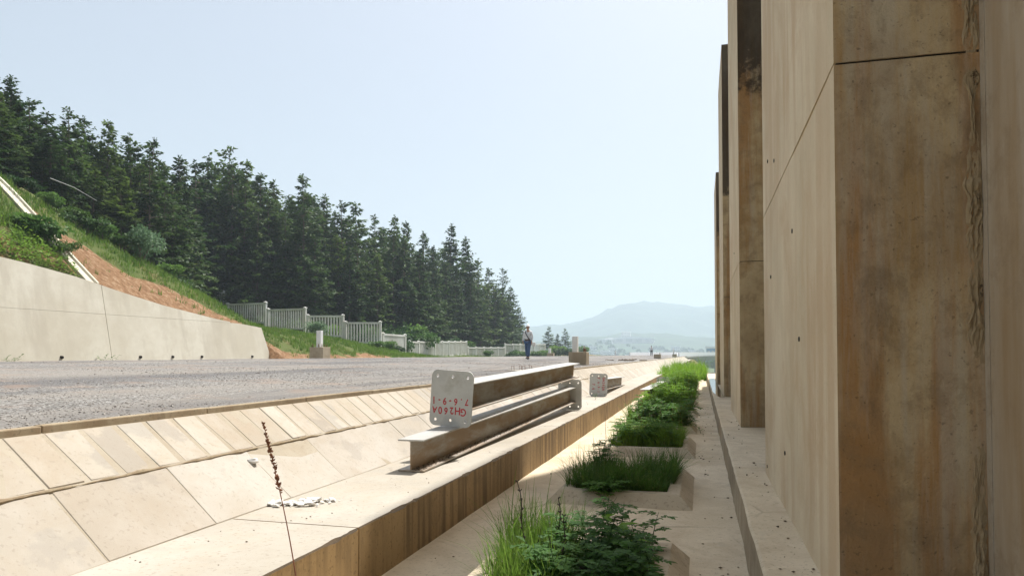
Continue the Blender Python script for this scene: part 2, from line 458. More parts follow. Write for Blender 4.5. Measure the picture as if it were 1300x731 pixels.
# stone pitched slope between the bench and the gravel: large slabs below, blocks above
slope = empty('ditch_slope', (0, 0, 0)); tag(slope, kind='structure')
def off(p, q, d):                                   # offset of a slope line outward
    dx, dz = q[0] - p[0], q[1] - p[1]; L = math.hypot(dx, dz); n = (-dz / L * -1, dx / L * -1)
    n = (dz / L, -dx / L)
    return [(p[0] + n[0] * d, p[1] + n[1] * d), (q[0] + n[0] * d, q[1] + n[1] * d)]
lo = ((XBI, ZB), (XM, ZM)); hi = ((XM, ZM), (XK, ZK))
m = MB()
prof = [(XBI + .004, ZB - .008)] + [(XM + .002, ZM - .007), (XK, ZK - .005), (XK - .3, ZK - .02), (XK - .3, ZB - .2), (XBI, ZB - .2)]
m.prism_y(prof, YN, YF); m.build('bedding_mortar', M['mortar'], slope, fix=True)
def slab_mesh(seg, L, gap, th, chamf=.008, inset=.01, seed=0):
    (x0, z0), (x1, z1) = seg
    dx, dz = x1 - x0, z1 - z0; W = math.hypot(dx, dz); t = (dx / W, dz / W); nrm = (dz / W, -dx / W)
    if nrm[1] < 0: nrm = (-nrm[0], -nrm[1])
    rnd = random.Random(seed)
    def P(a, y, h): return (x0 + t[0] * a + nrm[0] * h, y, z0 + t[1] * a + nrm[1] * h)
    a0, a1, y0, y1 = inset, W - inset, -L / 2 + gap / 2, L / 2 - gap / 2
    j = [rnd.uniform(-.012, .012) for _ in range(4)]
    c = [(a0, y0 + j[0]), (a1, y0 + j[1]), (a1, y1 + j[2]), (a0, y1 + j[3])]
    mm = MB()
    lowr = [P(a, y, -.05) for a, y in c]; mid = [P(a, y, th - chamf) for a, y in c]
    top = [P(a + (chamf if a == a0 else -chamf), y + (chamf if k < 2 else -chamf), th + rnd.uniform(-.004, .004)) for k, (a, y) in enumerate(c)]
    mm.add(lowr + mid + top, [(8, 9, 10, 11)] + [(k, (k + 1) % 4, 4 + (k + 1) % 4, 4 + k) for k in range(4)] + [(4 + k, 4 + (k + 1) % 4, 8 + (k + 1) % 4, 8 + k) for k in range(4)])
    return mm
slabs = []
for k in range(5):
    mm = slab_mesh(lo, .88, .009, .0, chamf=.004, seed=k); slabs.append(mm)
def finish(mm, name, mat):
    me = mm.mesh(name, mat); bm = bmesh.new(); bm.from_mesh(me); bmesh.ops.recalc_face_normals(bm, faces=bm.faces); bm.to_mesh(me); bm.free(); return me
slab_me = [finish(mm, 'slab', M['pale_dir']) for mm in slabs]
blocks = [slab_mesh(hi, .272, .036, .0, chamf=.008, inset=.014, seed=20 + k) for k in range(7)]
block_me = [finish(mm, 'block', M['block']) for mm in blocks]
rnd = random.Random(5)
y = -3.42 + .03
while y < 42:
    inst(rnd.choice(slab_me), 'slab', slope, (rnd.uniform(-.002, .002), y, rnd.uniform(-.003, .002)), (rnd.uniform(-.003, .003), 0, 0)); y += .88
y1 = y - .44
y = -3.45
while y < 21:
    inst(rnd.choice(block_me), 'block', slope, (rnd.uniform(-.002, .002), y, rnd.uniform(-.004, .002)), (rnd.uniform(-.006, .006), 0, 0), (1, rnd.uniform(.93, 1.06), 1)); y += .272
m = MB()
while y < 80:
    mm = blocks[rnd.randrange(7)]; m.add([(a, b + y, c) for a, b, c in mm.v], mm.f); y += .272
while y1 < YF:
    mm = slabs[rnd.randrange(5)]; m.add([(a, b + y1 + .44, c) for a, b, c in mm.v], mm.f); y1 += .88
tag(m.build('far_blocks', M['block'], slope, fix=False), kind='stuff')
y = -4.0
while y < 60:
    L = 1.5
    m = MB(); m.box(XK - .055, XK + .010, y + .0015, y + L - .0015, ZK - .06, ZG + rnd.uniform(-.004, .006)); m.build('kerb_stone', M['kerb'], slope, bevel=.008); y += L
m = MB(); m.box(XK - .055, XK + .010, y, YF, ZK - .06, ZG); m.build('kerb_strip', M['kerb'], slope)

m = MB(); bp = []; br = []
y = -3.5
while y < 24:
    bp.append((XM + .004 + .006 * fbm(1, y * 4), y, ZM + .001 + .006 * fbm(2, y * 5))); br.append(max(.002, .009 + .014 * fbm(3, y * 3) + .006 * fbm(4, y * 17))); y += .05
m.tube(bp, br, 6); m.build('mortar_bead', M['kerb'], slope)
# gravel track bed with a crown
m = MB()
xs = [XK - .045, -4.2, -5, -6, -7.5, -9, -10.5, XCROWN, -13, -16, XFAR, XFAR - .5]
ysg = [YN + k * 1.0 for k in range(60)] + [53 + k * 8 for k in range(1, 45)]
for y in ysg:
    for x in xs:
        r = .012 * fbm(x * 1.4, y * .5) if x < -4 else 0
        m.v.append((x, y, gz(x) + r - (.35 if x < XFAR - .1 else 0)))
nx = len(xs)
for j in range(len(ysg) - 1):
    for i in range(nx - 1):
        m.f.append((j * nx + i + 1, j * nx + i, (j + 1) * nx + i, (j + 1) * nx + i + 1)); m.m.append(0)
tag(m.build('track_bed', M['gravel'], smooth=True, fix=True), kind='structure')
# loose stones lying on it
m = MB(); rnd = random.Random(11)
octv = [(1, 0, 0), (-1, 0, 0), (0, 1, 0), (0, -1, 0), (0, 0, 1), (0, 0, -1)]
octf = [(0, 2, 4), (2, 1, 4), (1, 3, 4), (3, 0, 4), (2, 0, 5), (1, 2, 5), (3, 1, 5), (0, 3, 5)]
for k in range(34000):
    x = XK - .03 - 7.6 * rnd.random() ** 1.5
    y = 1.0 + 34 * rnd.random() ** 1.9
    r = rnd.uniform(.004, .010) * (1 + .018 * y) * (2.2 if rnd.random() < .025 else 1)
    a = rnd.uniform(0, 6.3); ca, sa = math.cos(a), math.sin(a)
    f = [rnd.uniform(.6, 1.2) for _ in range(6)]; sx, sy, sz = rnd.uniform(.7, 1.3), rnd.uniform(.7, 1.3), rnd.uniform(.45, .8)
    vs = []
    for q, (a_, b_, c_) in enumerate(octv):
        a_, b_, c_ = a_ * sx * f[q] + .2 * f[(q + 1) % 6] - .2, b_ * sy * f[q] + .25 * f[(q + 3) % 6] - .25, c_ * sz * f[q]
        vs.append((x + r * (a_ * ca - b_ * sa), y + r * (a_ * sa + b_ * ca), gz(x) + r * (.75 * c_ + .12)))
    m.add(vs, octf)
tag(m.build('loose_gravel', M['stone']), 'small grey and brown stones strewn over the track bed', 'gravel', kind='stuff')

# ------------------------------------------------------------------ right-hand retaining wall with buttresses
wall = empty('buttress_wall', (1.2, 10, 0))
tag(wall, 'tall brown stained concrete retaining wall with broad buttresses on a low ledge', 'wall')
def wpart(m, name, mat, parent, **k):
    o = m.build(name, mat, None, **k); o.parent = parent
    o.matrix_parent_inverse = Matrix.Translation((-1.2, -10, 0)); return o
XU, XW, ZL = .615, 1.225, .32
BUT = [(3.66, 7.67, 15.5), (12.38, 16.4, 15.0), (21.1, 25.1, 10.25), (29.8, 33.8, 8.75)]
LIFTS = [2.87, 3.02, 3.1, 3.1, 3.1]
PRE = [(-5.1, -1.0, 14.5)]
def buttress(y0, y1, h, lift):
    n0 = int((y1 - y0) / .25)
    def piece(z0, z1, name, parent):
        nz = max(2, int((z1 - z0) / .25)); m = MB()
        # left face, front and back faces as slightly uneven grids
        def sheet(P, na, nb, mi, flip):
            i0 = len(m.v)
            for b in range(nb + 1):
                for a in range(na + 1): m.v.append(P(a / na, b / nb))
            for b in range(nb):
                for a in range(na):
                    q = (i0 + b * (na + 1) + a, i0 + b * (na + 1) + a + 1, i0 + (b + 1) * (na + 1) + a + 1, i0 + (b + 1) * (na + 1) + a)
                    m.f.append(q[::-1] if flip else q); m.m.append(mi)
        w = lambda y, z: .006 * fbm(y * .8, z * .8, y0) 
        zz = lambda t: z0 + (z1 - z0) * t
        sheet(lambda a, b: (XU + (w(y0 + (y1 - y0) * a, zz(b)) if 0 < a < 1 else 0), y0 + (y1 - y0) * a, zz(b)), n0, nz, 0, True)
        sheet(lambda a, b: (XU + (XW + .02 - XU) * a, y0 + (.01 * fbm(a * 2, zz(b) * .9, y0) if a > 0 else 0), zz(b)), 6, nz, 1, False)
        m.face([(XU, y1, z0), (XW + .02, y1, z0), (XW + .02, y1, z1), (XU, y1, z1)][::-1], 1)
        m.face([(XU, y0, z1), (XW + .02, y0, z1), (XW + .02, y1, z1), (XU, y1, z1)], 0)
        m.face([(XU, y0, z0), (XW + .02, y0, z0), (XW + .02, y1, z0), (XU, y1, z0)][::-1], 0)
        return wpart(m, name, [M['wall_pale'], M['butt_front']], parent, fix=True)
    root = piece(ZL - .02, lift - .006, 'buttress', wall)
    up = piece(lift + .006, h, 'upper_pour', None)
    up.parent = root; up.matrix_parent_inverse = Matrix.Identity(4)
    up.matrix_parent_inverse = (Matrix.Translation((1.2, 10, 0)) @ Matrix.Translation((-1.2, -10, 0))).inverted()
    g = MB(); g.box(XU + .012, XW, y0 + .012, y1 - .012, lift - .02, lift + .02)
    jt = g.build('pour_joint', M['dark'], None); jt.parent = root
    return root
for (y0, y1, h), lf in zip(PRE + BUT, [2.8] + LIFTS): buttress(y0, y1, h, lf)
# recessed wall between the buttresses, stepping down with the hillside
segs = [(YN, 3.6), (3.6, 12.3), (12.3, 21.0), (21.0, 29.7), (29.7, 38.4)]
tops = [12.4, 11.0, 9.4, 7.9, 6.4]
for (a, b), h in zip(segs, tops):
    m = MB(); m.box(XW, XW + .5, a + .004, b - .004, 0, h); wpart(m, 'wall_panel', M['wall_grey'], wall)
# ledge
y = YN
while y < 46:
    L = 8.72 if y > 0 else 10.66
    m = MB(); n = 36; rows = []
    for k in range(n + 1):
        yy = y + .004 + (L - .008) * k / n; w = .008 * fbm(1, yy * 1.2) + .004 * fbm(2, yy * 6)
        rows += [(.31 + w, yy, -.03), (.318 + w, yy, ZL - .015), (.335 + w, yy, ZL), (XW + .01, yy, ZL + .004)]
    m.v = rows
    for k in range(n):
        for q in range(3): m.f.append((k * 4 + q, (k + 1) * 4 + q, (k + 1) * 4 + q + 1, k * 4 + q + 1)); m.m.append(1 if q == 0 else 0)
    m.f.append((0, 1, 2, 3)); m.m.append(0)
    wpart(m, 'ledge', [M['floor'], M['kerb']], wall, fix=True); y += L
# rough mortar squeezed out of the corner between first buttress and wall
m = MB(); nz = 330; nx = 14; y0 = 3.66
for b in range(nz + 1):
    z = ZL + b * .0145
    c = XW - .03 + .012 * fbm(1, z * .5); hw = max(.010, .032 + .03 * fbm(3, z * 1.7) + .024 * fbm(5, z * 9))
    amp = min(1, max(0, .45 + 1.9 * fbm(7, z * 1.1)))
    for a in range(nx + 1):
        t = -1 + 2 * a / nx
        d = (.012 + .016 * fbm(t * 2.0, z * 7.0) + .014 * fbm(t * 5, z * 24)) * max(0, 1 - abs(t) ** 4) * amp
        m.v.append((min(c + hw * t, XW - .002), y0 + .006 - max(-.004, d + .004), z))
for b in range(nz):
    for a in range(nx):
        q = b * (nx + 1) + a; m.f.append((q, q + 1, q + nx + 2, q + nx + 1)); m.m.append(0)
wpart(m, 'corner_mortar', M['rough_mortar'], wall, smooth=False, fix=True)
# form-tie holes in the buttress sides
for (y, z) in [(5.3, 2.35), (6.5, 3.15), (7.1, 3.3), (6.9, 2.2), (5.0, 1.6), (4.6, 3.9), (14.2, 3.4), (5.9, .75), (7.45, .42)]:
    m = MB(); m.tube([(XU - .006, y, z), (XU + .03, y, z)], .016, 10); wpart(m, 'tie_hole', M['dark'], wall)
# standing water on the far ledge and the channel floor
m = MB()
def blob(m, cx, cy, rx, ry, z, x0, x1, n=40, seed=0):
    pts = []
    for k in range(n):
        a = 2 * math.pi * k / n; r = 1 + .22 * fbm(math.cos(a) * 1.6, math.sin(a) * 1.6, seed)
        pts.append((min(x1, max(x0, cx + rx * r * math.cos(a))), cy + ry * r * math.sin(a), z))
    m.face(pts)
blob(m, .58, 29, .3, 8.5, ZL + .009, .345, .612, seed=1)
tag(m.build('puddle', M['water']), 'shallow puddle shining on the far ledge below the buttresses', 'puddle', kind='structure')

# ------------------------------------------------------------------ left retaining wall
wl_px = [(0, 325), (40, 335), (100, 352), (125, 361), (150, 370), (205, 388), (270, 405), (326, 416)]
XL = -22.0
def y_at(u, x):
    p = (u - 650) / FPX; s = x / (-SN + p * CS); return s * (CS + p * SN), s
WT = []
for u, v in wl_px:
    y, s = y_at(u, XL); WT.append((y, CAM_H + s * (450 - v) / FPX))
WT = [(-12, 5.9), (8, 5.55)] + WT
YEND = WT[-1][0]
def wtop(y): return float(np.interp(y, [a for a, b in WT], [b for a, b in WT]))
YJ = y_at(127, XL)[0]
lw = empty('side_retaining_wall', (XL, 20, 1.0))
tag(lw, 'smooth pale concrete retaining wall below the grassy slope, sloping down to its end', 'wall')
def lpart(m, name, mat, **k):
    o = m.build(name, mat, None, **k); o.parent = lw; o.matrix_parent_inverse = Matrix.Translation((-XL, -20, -1.0)); return o
ZLIFT = 3.02; ZBASE = .85
def xface(z): return XL + .7 * (1 - (z - 1.0) / 3.2) * .9
for a, b in ((-12, 8), (8, YJ - 9.0) if YJ - 9 > 9 else (8, 14), (YJ - 9.0 if YJ - 9 > 9 else 14, YJ), (YJ, YEND)):
    for lift in (0, 1):
        n = max(3, int((b - a) / .6)); m = MB()
        pts = []
        for k in range(n + 1):
            y = a + .012 + (b - a - .024) * k / n; zt = wtop(y)
            if b == YEND: zt = wtop(y)
            z0, z1 = (ZBASE, min(zt, ZLIFT - .004)) if lift == 0 else (ZLIFT + .004, zt)
            if z1 - z0 < .02:
                if lift == 1: continue
            pts.append((y, z0, z1))
        if len(pts) < 2: continue
        for (y, z0, z1) in pts:
            last = (b == YEND and lift == 0 and y > YEND - .1)
            m.v += [(xface(z0), y + (.55 if last else 0), z0), (xface(z1), y, z1), (XL - .42, y, z1), (XL - .42, y + (.55 if last else 0), z0)]
        for k in range(len(pts) - 1):
            for q in range(4):
                r = (q + 1) % 4; m.f.append((k * 4 + q, (k + 1) * 4 + q, (k + 1) * 4 + r, k * 4 + r)); m.m.append(0)
        m.f.append((0, 1, 2, 3)); e = (len(pts) - 1) * 4; m.f.append((e + 3, e + 2, e + 1, e)); m.m += [0, 0]
        lpart(m, 'panel', M['left_wall'], fix=True)
for u in (78, 178, 219, 256, 320):
    m = MB(); yy, ss_ = y_at(u, xface(1.4)); m.tube([(xface(1.4) + .06, yy, 1.40), (xface(1.4) - .1, yy, 1.43)], .055, 10); lpart(m, 'weep_pipe', M['dark'])
m = MB()
for k in range(30):
    y = -12 + (YEND + 11.9) * k / 29; zt = wtop(y) - .05
    m.v += [(xface(ZBASE) - .04, y, ZBASE), (xface(zt) - .04, y, zt), (XL - .4, y, zt), (XL - .4, y, ZBASE)]
for k in range(29):
    for q in range(4):
        r = (q + 1) % 4; m.f.append((k * 4 + q, (k + 1) * 4 + q, (k + 1) * 4 + r, k * 4 + r)); m.m.append(0)
lpart(m, 'joint_filler', M['mortar'], fix=True)

# ------------------------------------------------------------------ hillside
ctl = []
for y in (-40, -25, -12, 0, 8, 14, 18, 21, 24, 27, 30, 32): ctl.append((-22.4, y, wtop(max(-12, y)) - .06))
for y in (-40, -20, 0, 12): ctl += [(-27.4, y, wtop(max(-12, y)) + 4.0), (-33, y, wtop(max(-12, y)) + 7.5), (-45, y, 15.5)]
ctl += [(-27.4, 23, 8.4), (-26.7, 26.2, 6.75), (-26, 29, 5.75), (-27.8, 36.1, 4.25), (-31, 43.6, 3.45), (-33.5, 40, 4.3), (-37, 47, 4.1), (-24.5, 33.5, 3.9), (-23.5, 36, 2.6), (-22.3, 34.5, 1.9), (-21.2, 36, 1.05), (-21, 40, 1.02), (-21, 50, 1.0), (-21, 60, 1.0), (-22, 75, 1.0), (-21, 110, 1.0), (-21, 170, 1.0), (-21, 250, .6),
        (-25.5, 55.3, 1.95), (-28.5, 54.6, 2.55), (-32, 54.8, 3.1), (-36, 54.8, 3.7), (-40.5, 55.6, 4.3), (-46, 55.6, 5.2), (-24, 45, 2.3), (-27, 45, 2.9), (-26, 61, 1.4), (-28, 75, 1.1), (-29.8, 90, 1.4), (-33, 110, .7), (-36, 130, 1.3),
        (-33, 30, 9.3), (-33, 22, 11.5), (-45, 20, 15.5), (-45, 40, 8.6), (-60, 20, 19), (-60, 60, 8), (-40, 75, 4), (-60, 100, 8), (-38, 100, 2.2), (-42, 160, 2), (-60, 170, 4), (-100, 20, 28), (-100, 60, 16), (-100, 120, 10), (-100, 240, 4), (-45, 240, 1)]
C = np.array(ctl, float)
def tps(r2): return np.where(r2 > 1e-9, r2 * np.log(np.maximum(r2, 1e-9)), 0)
n = len(C)
D2 = ((C[:, None, :2] - C[None, :, :2]) ** 2).sum(-1)
A = np.zeros((n + 3, n + 3)); A[:n, :n] = tps(D2) + np.eye(n) * 2.0; A[:n, n] = 1; A[:n, n + 1:] = C[:, :2]; A[n, :n] = 1; A[n + 1:, :n] = C[:, :2].T
Wt = np.linalg.solve(A, np.r_[C[:, 2], 0, 0, 0])
def hill_z(x, y):
    x = np.asarray(x, float); y = np.asarray(y, float)
    r2 = (x[..., None] - C[:, 0]) ** 2 + (y[..., None] - C[:, 1]) ** 2
    return tps(r2) @ Wt[:n] + Wt[n] + Wt[n + 1] * x + Wt[n + 2] * y
def hz(x, y): return float(hill_z(np.array([x]), np.array([y]))[0])
def bare(x, y):
    d = -x - 22.4
    lim = np.interp(y, [22.9, 23.3, 24, 26, 29, 33, 36], [-1, 4.2, 3.7, 2.8, 1.9, .6, -.5])
    b = 1.0 if d < lim + .5 * fbm(x * .8, y * .8, 3) else 0.0
    if y > 31 and fbm(x * .28 + 3, y * .2, 7) > .42: b = max(b, .7)
    if y < 22.8 and fbm(x * .5, y * .3, 1) > .38: b = max(b, .7)
    return b
hx = np.r_[np.arange(-20.3, -46, -.5), np.arange(-46, -112, -3)]; hy = np.r_[np.arange(-38, 10, 2.0), np.arange(10, 66, .5), np.arange(66, 250, 4)]
XX, YY = np.meshgrid(hx, hy); ZZ = hill_z(XX, YY)
front = (XX > -22.3) & (YY < YEND + .3)
ZZ[front] = .6
m = MB(); bvals = []
for j in range(len(hy)):
    for i in range(len(hx)):
        x, y, z = XX[j, i], YY[j, i], ZZ[j, i]
        if not front[j, i] and x < -23: z += .12 * fbm(x * .5, y * .5) + .06 * fbm(x * 1.6, y * 1.6)
        m.v.append((x, y, z)); bvals.append(bare(x, y))
nx = len(hx)
for j in range(len(hy) - 1):
    for i in range(nx - 1):
        if front[j, i] and front[j + 1, i + 1] and front[j, i + 1]: continue
        m.f.append((j * nx + i + 1, j * nx + i, (j + 1) * nx + i, (j + 1) * nx + i + 1)); m.m.append(0)
def hill_mat():
    t = NT('hillside_ground')
    n_ = t.noise(.35, detail=8, rough=.65)
    c = t.ramp(n_, [(.36, (.085, .125, .025)), (.52, (.12, .14, .04)), (.68, (.19, .135, .055))])
    n4 = t.noise(3.5, sc=(1, 1, 1), detail=9, rough=.78)
    rs = t.ramp(n4, [(.36, (.17, .085, .04)), (.5, (.28, .155, .075)), (.64, (.42, .29, .18))])
    at_ = t.n.new("ShaderNodeAttribute"); at_.attribute_name = "bare"
    k = t.ramp(t.math('ADD', at_.outputs["Fac"], t.math('MULTIPLY', t.math('SUBTRACT', t.noise(2.2, detail=6), .5), .9)), [(.35, 0.0), (.65, 1.0)])
    t.color(t.mix(k, c, rs)).rough(.95, spec=.2); t.bump(t.noise(5, detail=9, rough=.8), 1.0, .15)
    return t.mat
M['hill2'] = hill_mat()
o = m.build('hillside', M['hill2'], smooth=True)
ca = o.data.attributes.new("bare", 'FLOAT', 'POINT'); ca.data.foreach_set("value", bvals)
tag(o, kind='structure')

# concrete gutter running down the slope
g = empty('slope_gutter', (-22.4, YJ, hz(-22.4, YJ)))
tag(g, 'narrow pale concrete gutter running straight down the grassy slope', 'gutter')
def gutter(pts, w, name):
    m = MB(); L = []
    for k, (x, y) in enumerate(pts):
        z = hz(x, y); up = .22
        L += [(x, y - w, z - .15), (x, y - w, z + up), (x, y - w + .09, z + up), (x, y - w + .12, z + up - .1), (x, y + w - .12, z + up - .1), (x, y + w - .09, z + up), (x, y + w, z + up), (x, y + w, z - .15)]
    m.v = L
    for k in range(len(pts) - 1):
        for q in range(8):
            r = (q + 1) % 8; m.f.append((k * 8 + q, (k + 1) * 8 + q, (k + 1) * 8 + r, k * 8 + r)); m.m.append(0)
    e = (len(pts) - 1) * 8; m.f.append(tuple(range(8))); m.f.append(tuple(range(e, e + 8))[::-1]); m.m += [0, 0]
    o = m.build(name, M['left_wall'], None, fix=True); return o
o = gutter([(-22.35 - .5 * k, YJ + .02 * k) for k in range(16)], .27, 'channel'); o.parent = g; o.matrix_parent_inverse = g.matrix_basis.inverted()
o = gutter([(-26.9 + .1 * k, YJ - 3.4 - .5 * k) for k in range(14)], .12, 'slope_kerb')
tag(o, 'thin pale kerb lying in the grass near the left border', 'kerb')

# valley ground, mountain
m = MB(); S = 6000
m.face([(-S, -600, -7), (S, -600, -7), (S, S, -7), (-S, S, -7)])
tag(m.build('ground', M['valley']), kind='structure')
# bank below the wall and the track, down to the valley
m = MB()
m.prism_y([(-118, -7.2), (5, -7.2), (-2.4, -.05), (-20, .55), (-118, .4)], 61.5, 262)
m.prism_y([(-118, -7.2), (9, -7.2), (3, -.05), (-3.0, -.05), (-20, .55), (-118, .4)], -40, 61.4)
tag(m.build('embankment', M['hill'], fix=True), kind='structure')
pk = [(-178, 2640, 195, 330, 520), (60, 2750, 168, 420, 500), (-574, 2560, 100, 330, 480), (-1100, 2700, 130, 500, 500), (700, 2900, 190, 500, 500), (-150, 1560, 50, 330, 320), (300, 1700, 36, 330, 300), (-480, 1500, 40, 300, 300)]
m = MB(); gx = np.linspace(-1700, 1700, 220); gy = np.linspace(600, 3600, 150)
def mz(x, y):
    z = -8 + sum((h * math.exp(-((x - a) / sx) ** 2 - ((y - b) / sy) ** 2)) ** 5 for a, b, h, sx, sy in pk) ** .2
    k = min(1, max(0, (y - 900) / 1200))
    return z + k * (16 * fbm(x * .005, y * .005) + 9 * fbm(x * .016, y * .016) + 4 * fbm(x * .05, y * .05))
for y in gy:
    for x in gx: m.v.append((x, y, mz(x, y)))
for j in range(149):
    for i in range(219): m.f.append((j * 220 + i, j * 220 + i + 1, (j + 1) * 220 + i + 1, (j + 1) * 220 + i)); m.m.append(0)
tag(m.build('mountain', M['mountain'], smooth=True), kind='structure')
# ------------------------------------------------------------------ planters on the channel floor
PX0, PX1, PD, PH = -1.54, -.09, 1.95, .125
PY = [3.62, 7.22, 10.8, 14.2, 17.7, 21.2, 24.7, 28.2, 31.7, 35.2, 38.7]
def planter_mesh(seed):
    rnd = random.Random(seed); m = MB()
    w, d = PX1 - PX0, PD
    rings = [(0, -.02), (0, .0), (.11, PH - .012), (.125, PH), (.235, PH + .003), (.25, PH - .01), (.26, .02)]
    nseg = 14; per = []
    for k, (ins, z) in enumerate(rings):
        loop = []
        cs = [(-w / 2 + ins, ins), (w / 2 - ins, ins), (w / 2 - ins, d - ins), (-w / 2 + ins, d - ins)]
        for q in range(4):
            a, b = cs[q], cs[(q + 1) % 4]
            for e in range(nseg):
                t = e / nseg; x, y = a[0] + (b[0] - a[0]) * t, a[1] + (b[1] - a[1]) * t
                if k > 0:
                    x += .006 * fbm(x * 5 + seed, y * 5, k * .4); y += .006 * fbm(x * 5, y * 5 + seed, k * .4 + 9)
                    z_ = z + (.006 * fbm(x * 3, y * 3, seed) if 1 < k < 6 else 0)
                else: z_ = z
                loop.append((x, y, z_))
        per.append(loop)
    N = 4 * nseg
    m.v = [p for l_ in per for p in l_]
    for k in range(len(rings) - 1):
        for q in range(N):
            r = (q + 1) % N; m.f.append((k * N + q, k * N + r, (k + 1) * N + r, (k + 1) * N + q)); m.m.append(0)
    s = MB(); s.face([(x, y, .055) for x, y, z in per[6]])
    return m.mesh('frame', M['planter'], smooth=False), s.mesh('soil', M['soil'])
ORD = ['first', 'second', 'third', 'fourth', 'fifth', 'sixth', 'seventh', 'eighth', 'ninth', 'tenth', 'eleventh']
for k, y in enumerate(PY):
    fm, sm = planter_mesh(k % 4)
    p = empty('planter', ((PX0 + PX1) / 2, y, 0))
    tag(p, f'low concrete planting frame with sloping sides, {ORD[k]} from the camera along the channel floor', 'planter', 'planting frames along the channel')
    inst(fm, 'frame', p); inst(sm, 'soil', p)

# ------------------------------------------------------------------ plants in the planters
def blade(m, base, h, az, lean, w, rnd, curl=.5, seg=4, mi=0):
    dx, dy = math.cos(az), math.sin(az); px, py = -dy, dx
    pts = []
    for k in range(seg + 1):
        t = k / seg
        r = lean * h * (t ** (1.4 + curl)); z = h * (t - .28 * lean * t * t)
        ww = w * (1 - t ** 1.8) + .0006
        c = (base[0] + dx * r, base[1] + dy * r, base[2] + z)
        pts.append(((c[0] - px * ww, c[1] - py * ww, c[2]), (c[0] + px * ww, c[1] + py * ww, c[2])))
    i0 = len(m.v)
    for a, b in pts: m.v += [a, b]
    for k in range(seg): m.f.append((i0 + 2 * k, i0 + 2 * k + 1, i0 + 2 * k + 3, i0 + 2 * k + 2)); m.m.append(mi)
def leafq(m, c, d, n_, L, w, mi=0, fold=.2):
    """pointed leaf: six-sided, folded along the midrib"""
    d = Vector(d).normalized(); s = d.cross(Vector(n_)).normalized(); up = s.cross(d)
    c = Vector(c); i0 = len(m.v)
    m.v += [tuple(c), tuple(c + d * L * .35 + s * w + up * fold * w), tuple(c + d * L * .75 + s * w * .62 + up * (fold * w - .06 * L)), tuple(c + d * L - up * .12 * L),
            tuple(c + d * L * .75 - s * w * .62 + up * (fold * w - .06 * L)), tuple(c + d * L * .35 - s * w + up * fold * w), tuple(c + d * L * .5)]
    m.f += [(i0, i0 + 1, i0 + 2, i0 + 6), (i0 + 6, i0 + 2, i0 + 3), (i0, i0 + 6, i0 + 4, i0 + 5), (i0 + 6, i0 + 3, i0 + 4)]; m.m += [mi] * 4
def grass_clump(name, x0, x1, y0, y1, n, h0, h1, w, seed, mat, z0=.06, lean=.55, edge=.35, tuft=18):
    rnd = random.Random(seed); m = MB(); cx, cy = (x0 + x1) / 2, (y0 + y1) / 2
    tufts = [(rnd.uniform(x0, x1), rnd.uniform(y0, y1), rnd.uniform(.45, 1.2)) for _ in range(tuft)]
    for k in range(n):
        tx, ty, th = rnd.choice(tufts)
        x, y = tx + rnd.gauss(0, .055), ty + rnd.gauss(0, .055)
        x, y = min(x1, max(x0, x)), min(y1, max(y0, y))
        az = math.atan2(y - ty, x - tx) + rnd.gauss(0, .9)
        if rnd.random() < edge: az = math.atan2(y - cy, x - cx) + rnd.gauss(0, .6)
        h = rnd.uniform(h0, h1) * th * (1.35 if rnd.random() < .05 else 1)
        blade(m, (x, y, z0), h, az, abs(rnd.gauss(lean * .75, lean * .55)), w * rnd.uniform(.6, 1.3), rnd, mi=0)
    return m
def weed(m, base, h, rnd, leafL=.075, leafw=.02, nl=9, lean=.25, stem=1, lf=0, compound=True):
    az = rnd.uniform(0, 6.28); pts = []
    for k in range(6):
        t = k / 5; pts.append(Vector((base[0] + math.cos(az) * lean * h * t * t, base[1] + math.sin(az) * lean * h * t * t, base[2] + h * t)))
    m.tube(pts, [.0045 * (1 - .7 * k / 5) for k in range(6)], 4, stem, caps=False)
    for k in range(nl):
        t = .22 + .78 * k / nl; q = min(4, int(t * 5)); p = pts[q].lerp(pts[q + 1], t * 5 - q)
        a = k * 2.4 + rnd.uniform(-.4, .4); el = rnd.uniform(.15, .65)
        d = Vector((math.cos(a) * math.cos(el), math.sin(a) * math.cos(el), math.sin(el)))
        if compound:
            L = leafL * rnd.uniform(1.7, 2.8); prev = p; rach = []
            for e in range(1, 6):
                tt = e / 5; rach.append(p + d * L * tt - Vector((0, 0, .35 * L * tt * tt)))
            m.tube([p] + rach, [.0018] * 6, 3, stem, caps=False)
            for e, rp in enumerate(rach):
                sd = d.cross(Vector((0, 0, 1))).normalized()
                for sg in (-1, 1):
                    leafq(m, rp, d * .5 + sd * sg + Vector((0, 0, rnd.uniform(-.35, .15))), (0, 0, 1), leafL * rnd.uniform(.75, 1.1), leafw * rnd.uniform(.8, 1.2), lf)
            leafq(m, rach[-1], d + Vector((0, 0, -.4)), (0, 0, 1), leafL * 1.1, leafw, lf)
        else:
            leafq(m, p, d + Vector((0, 0, -.1)), (0, 0, 1), leafL * rnd.uniform(.8, 1.4), leafw * rnd.uniform(.8, 1.3), lf)
GA, GB = PX0 + .25, PX1 - .25
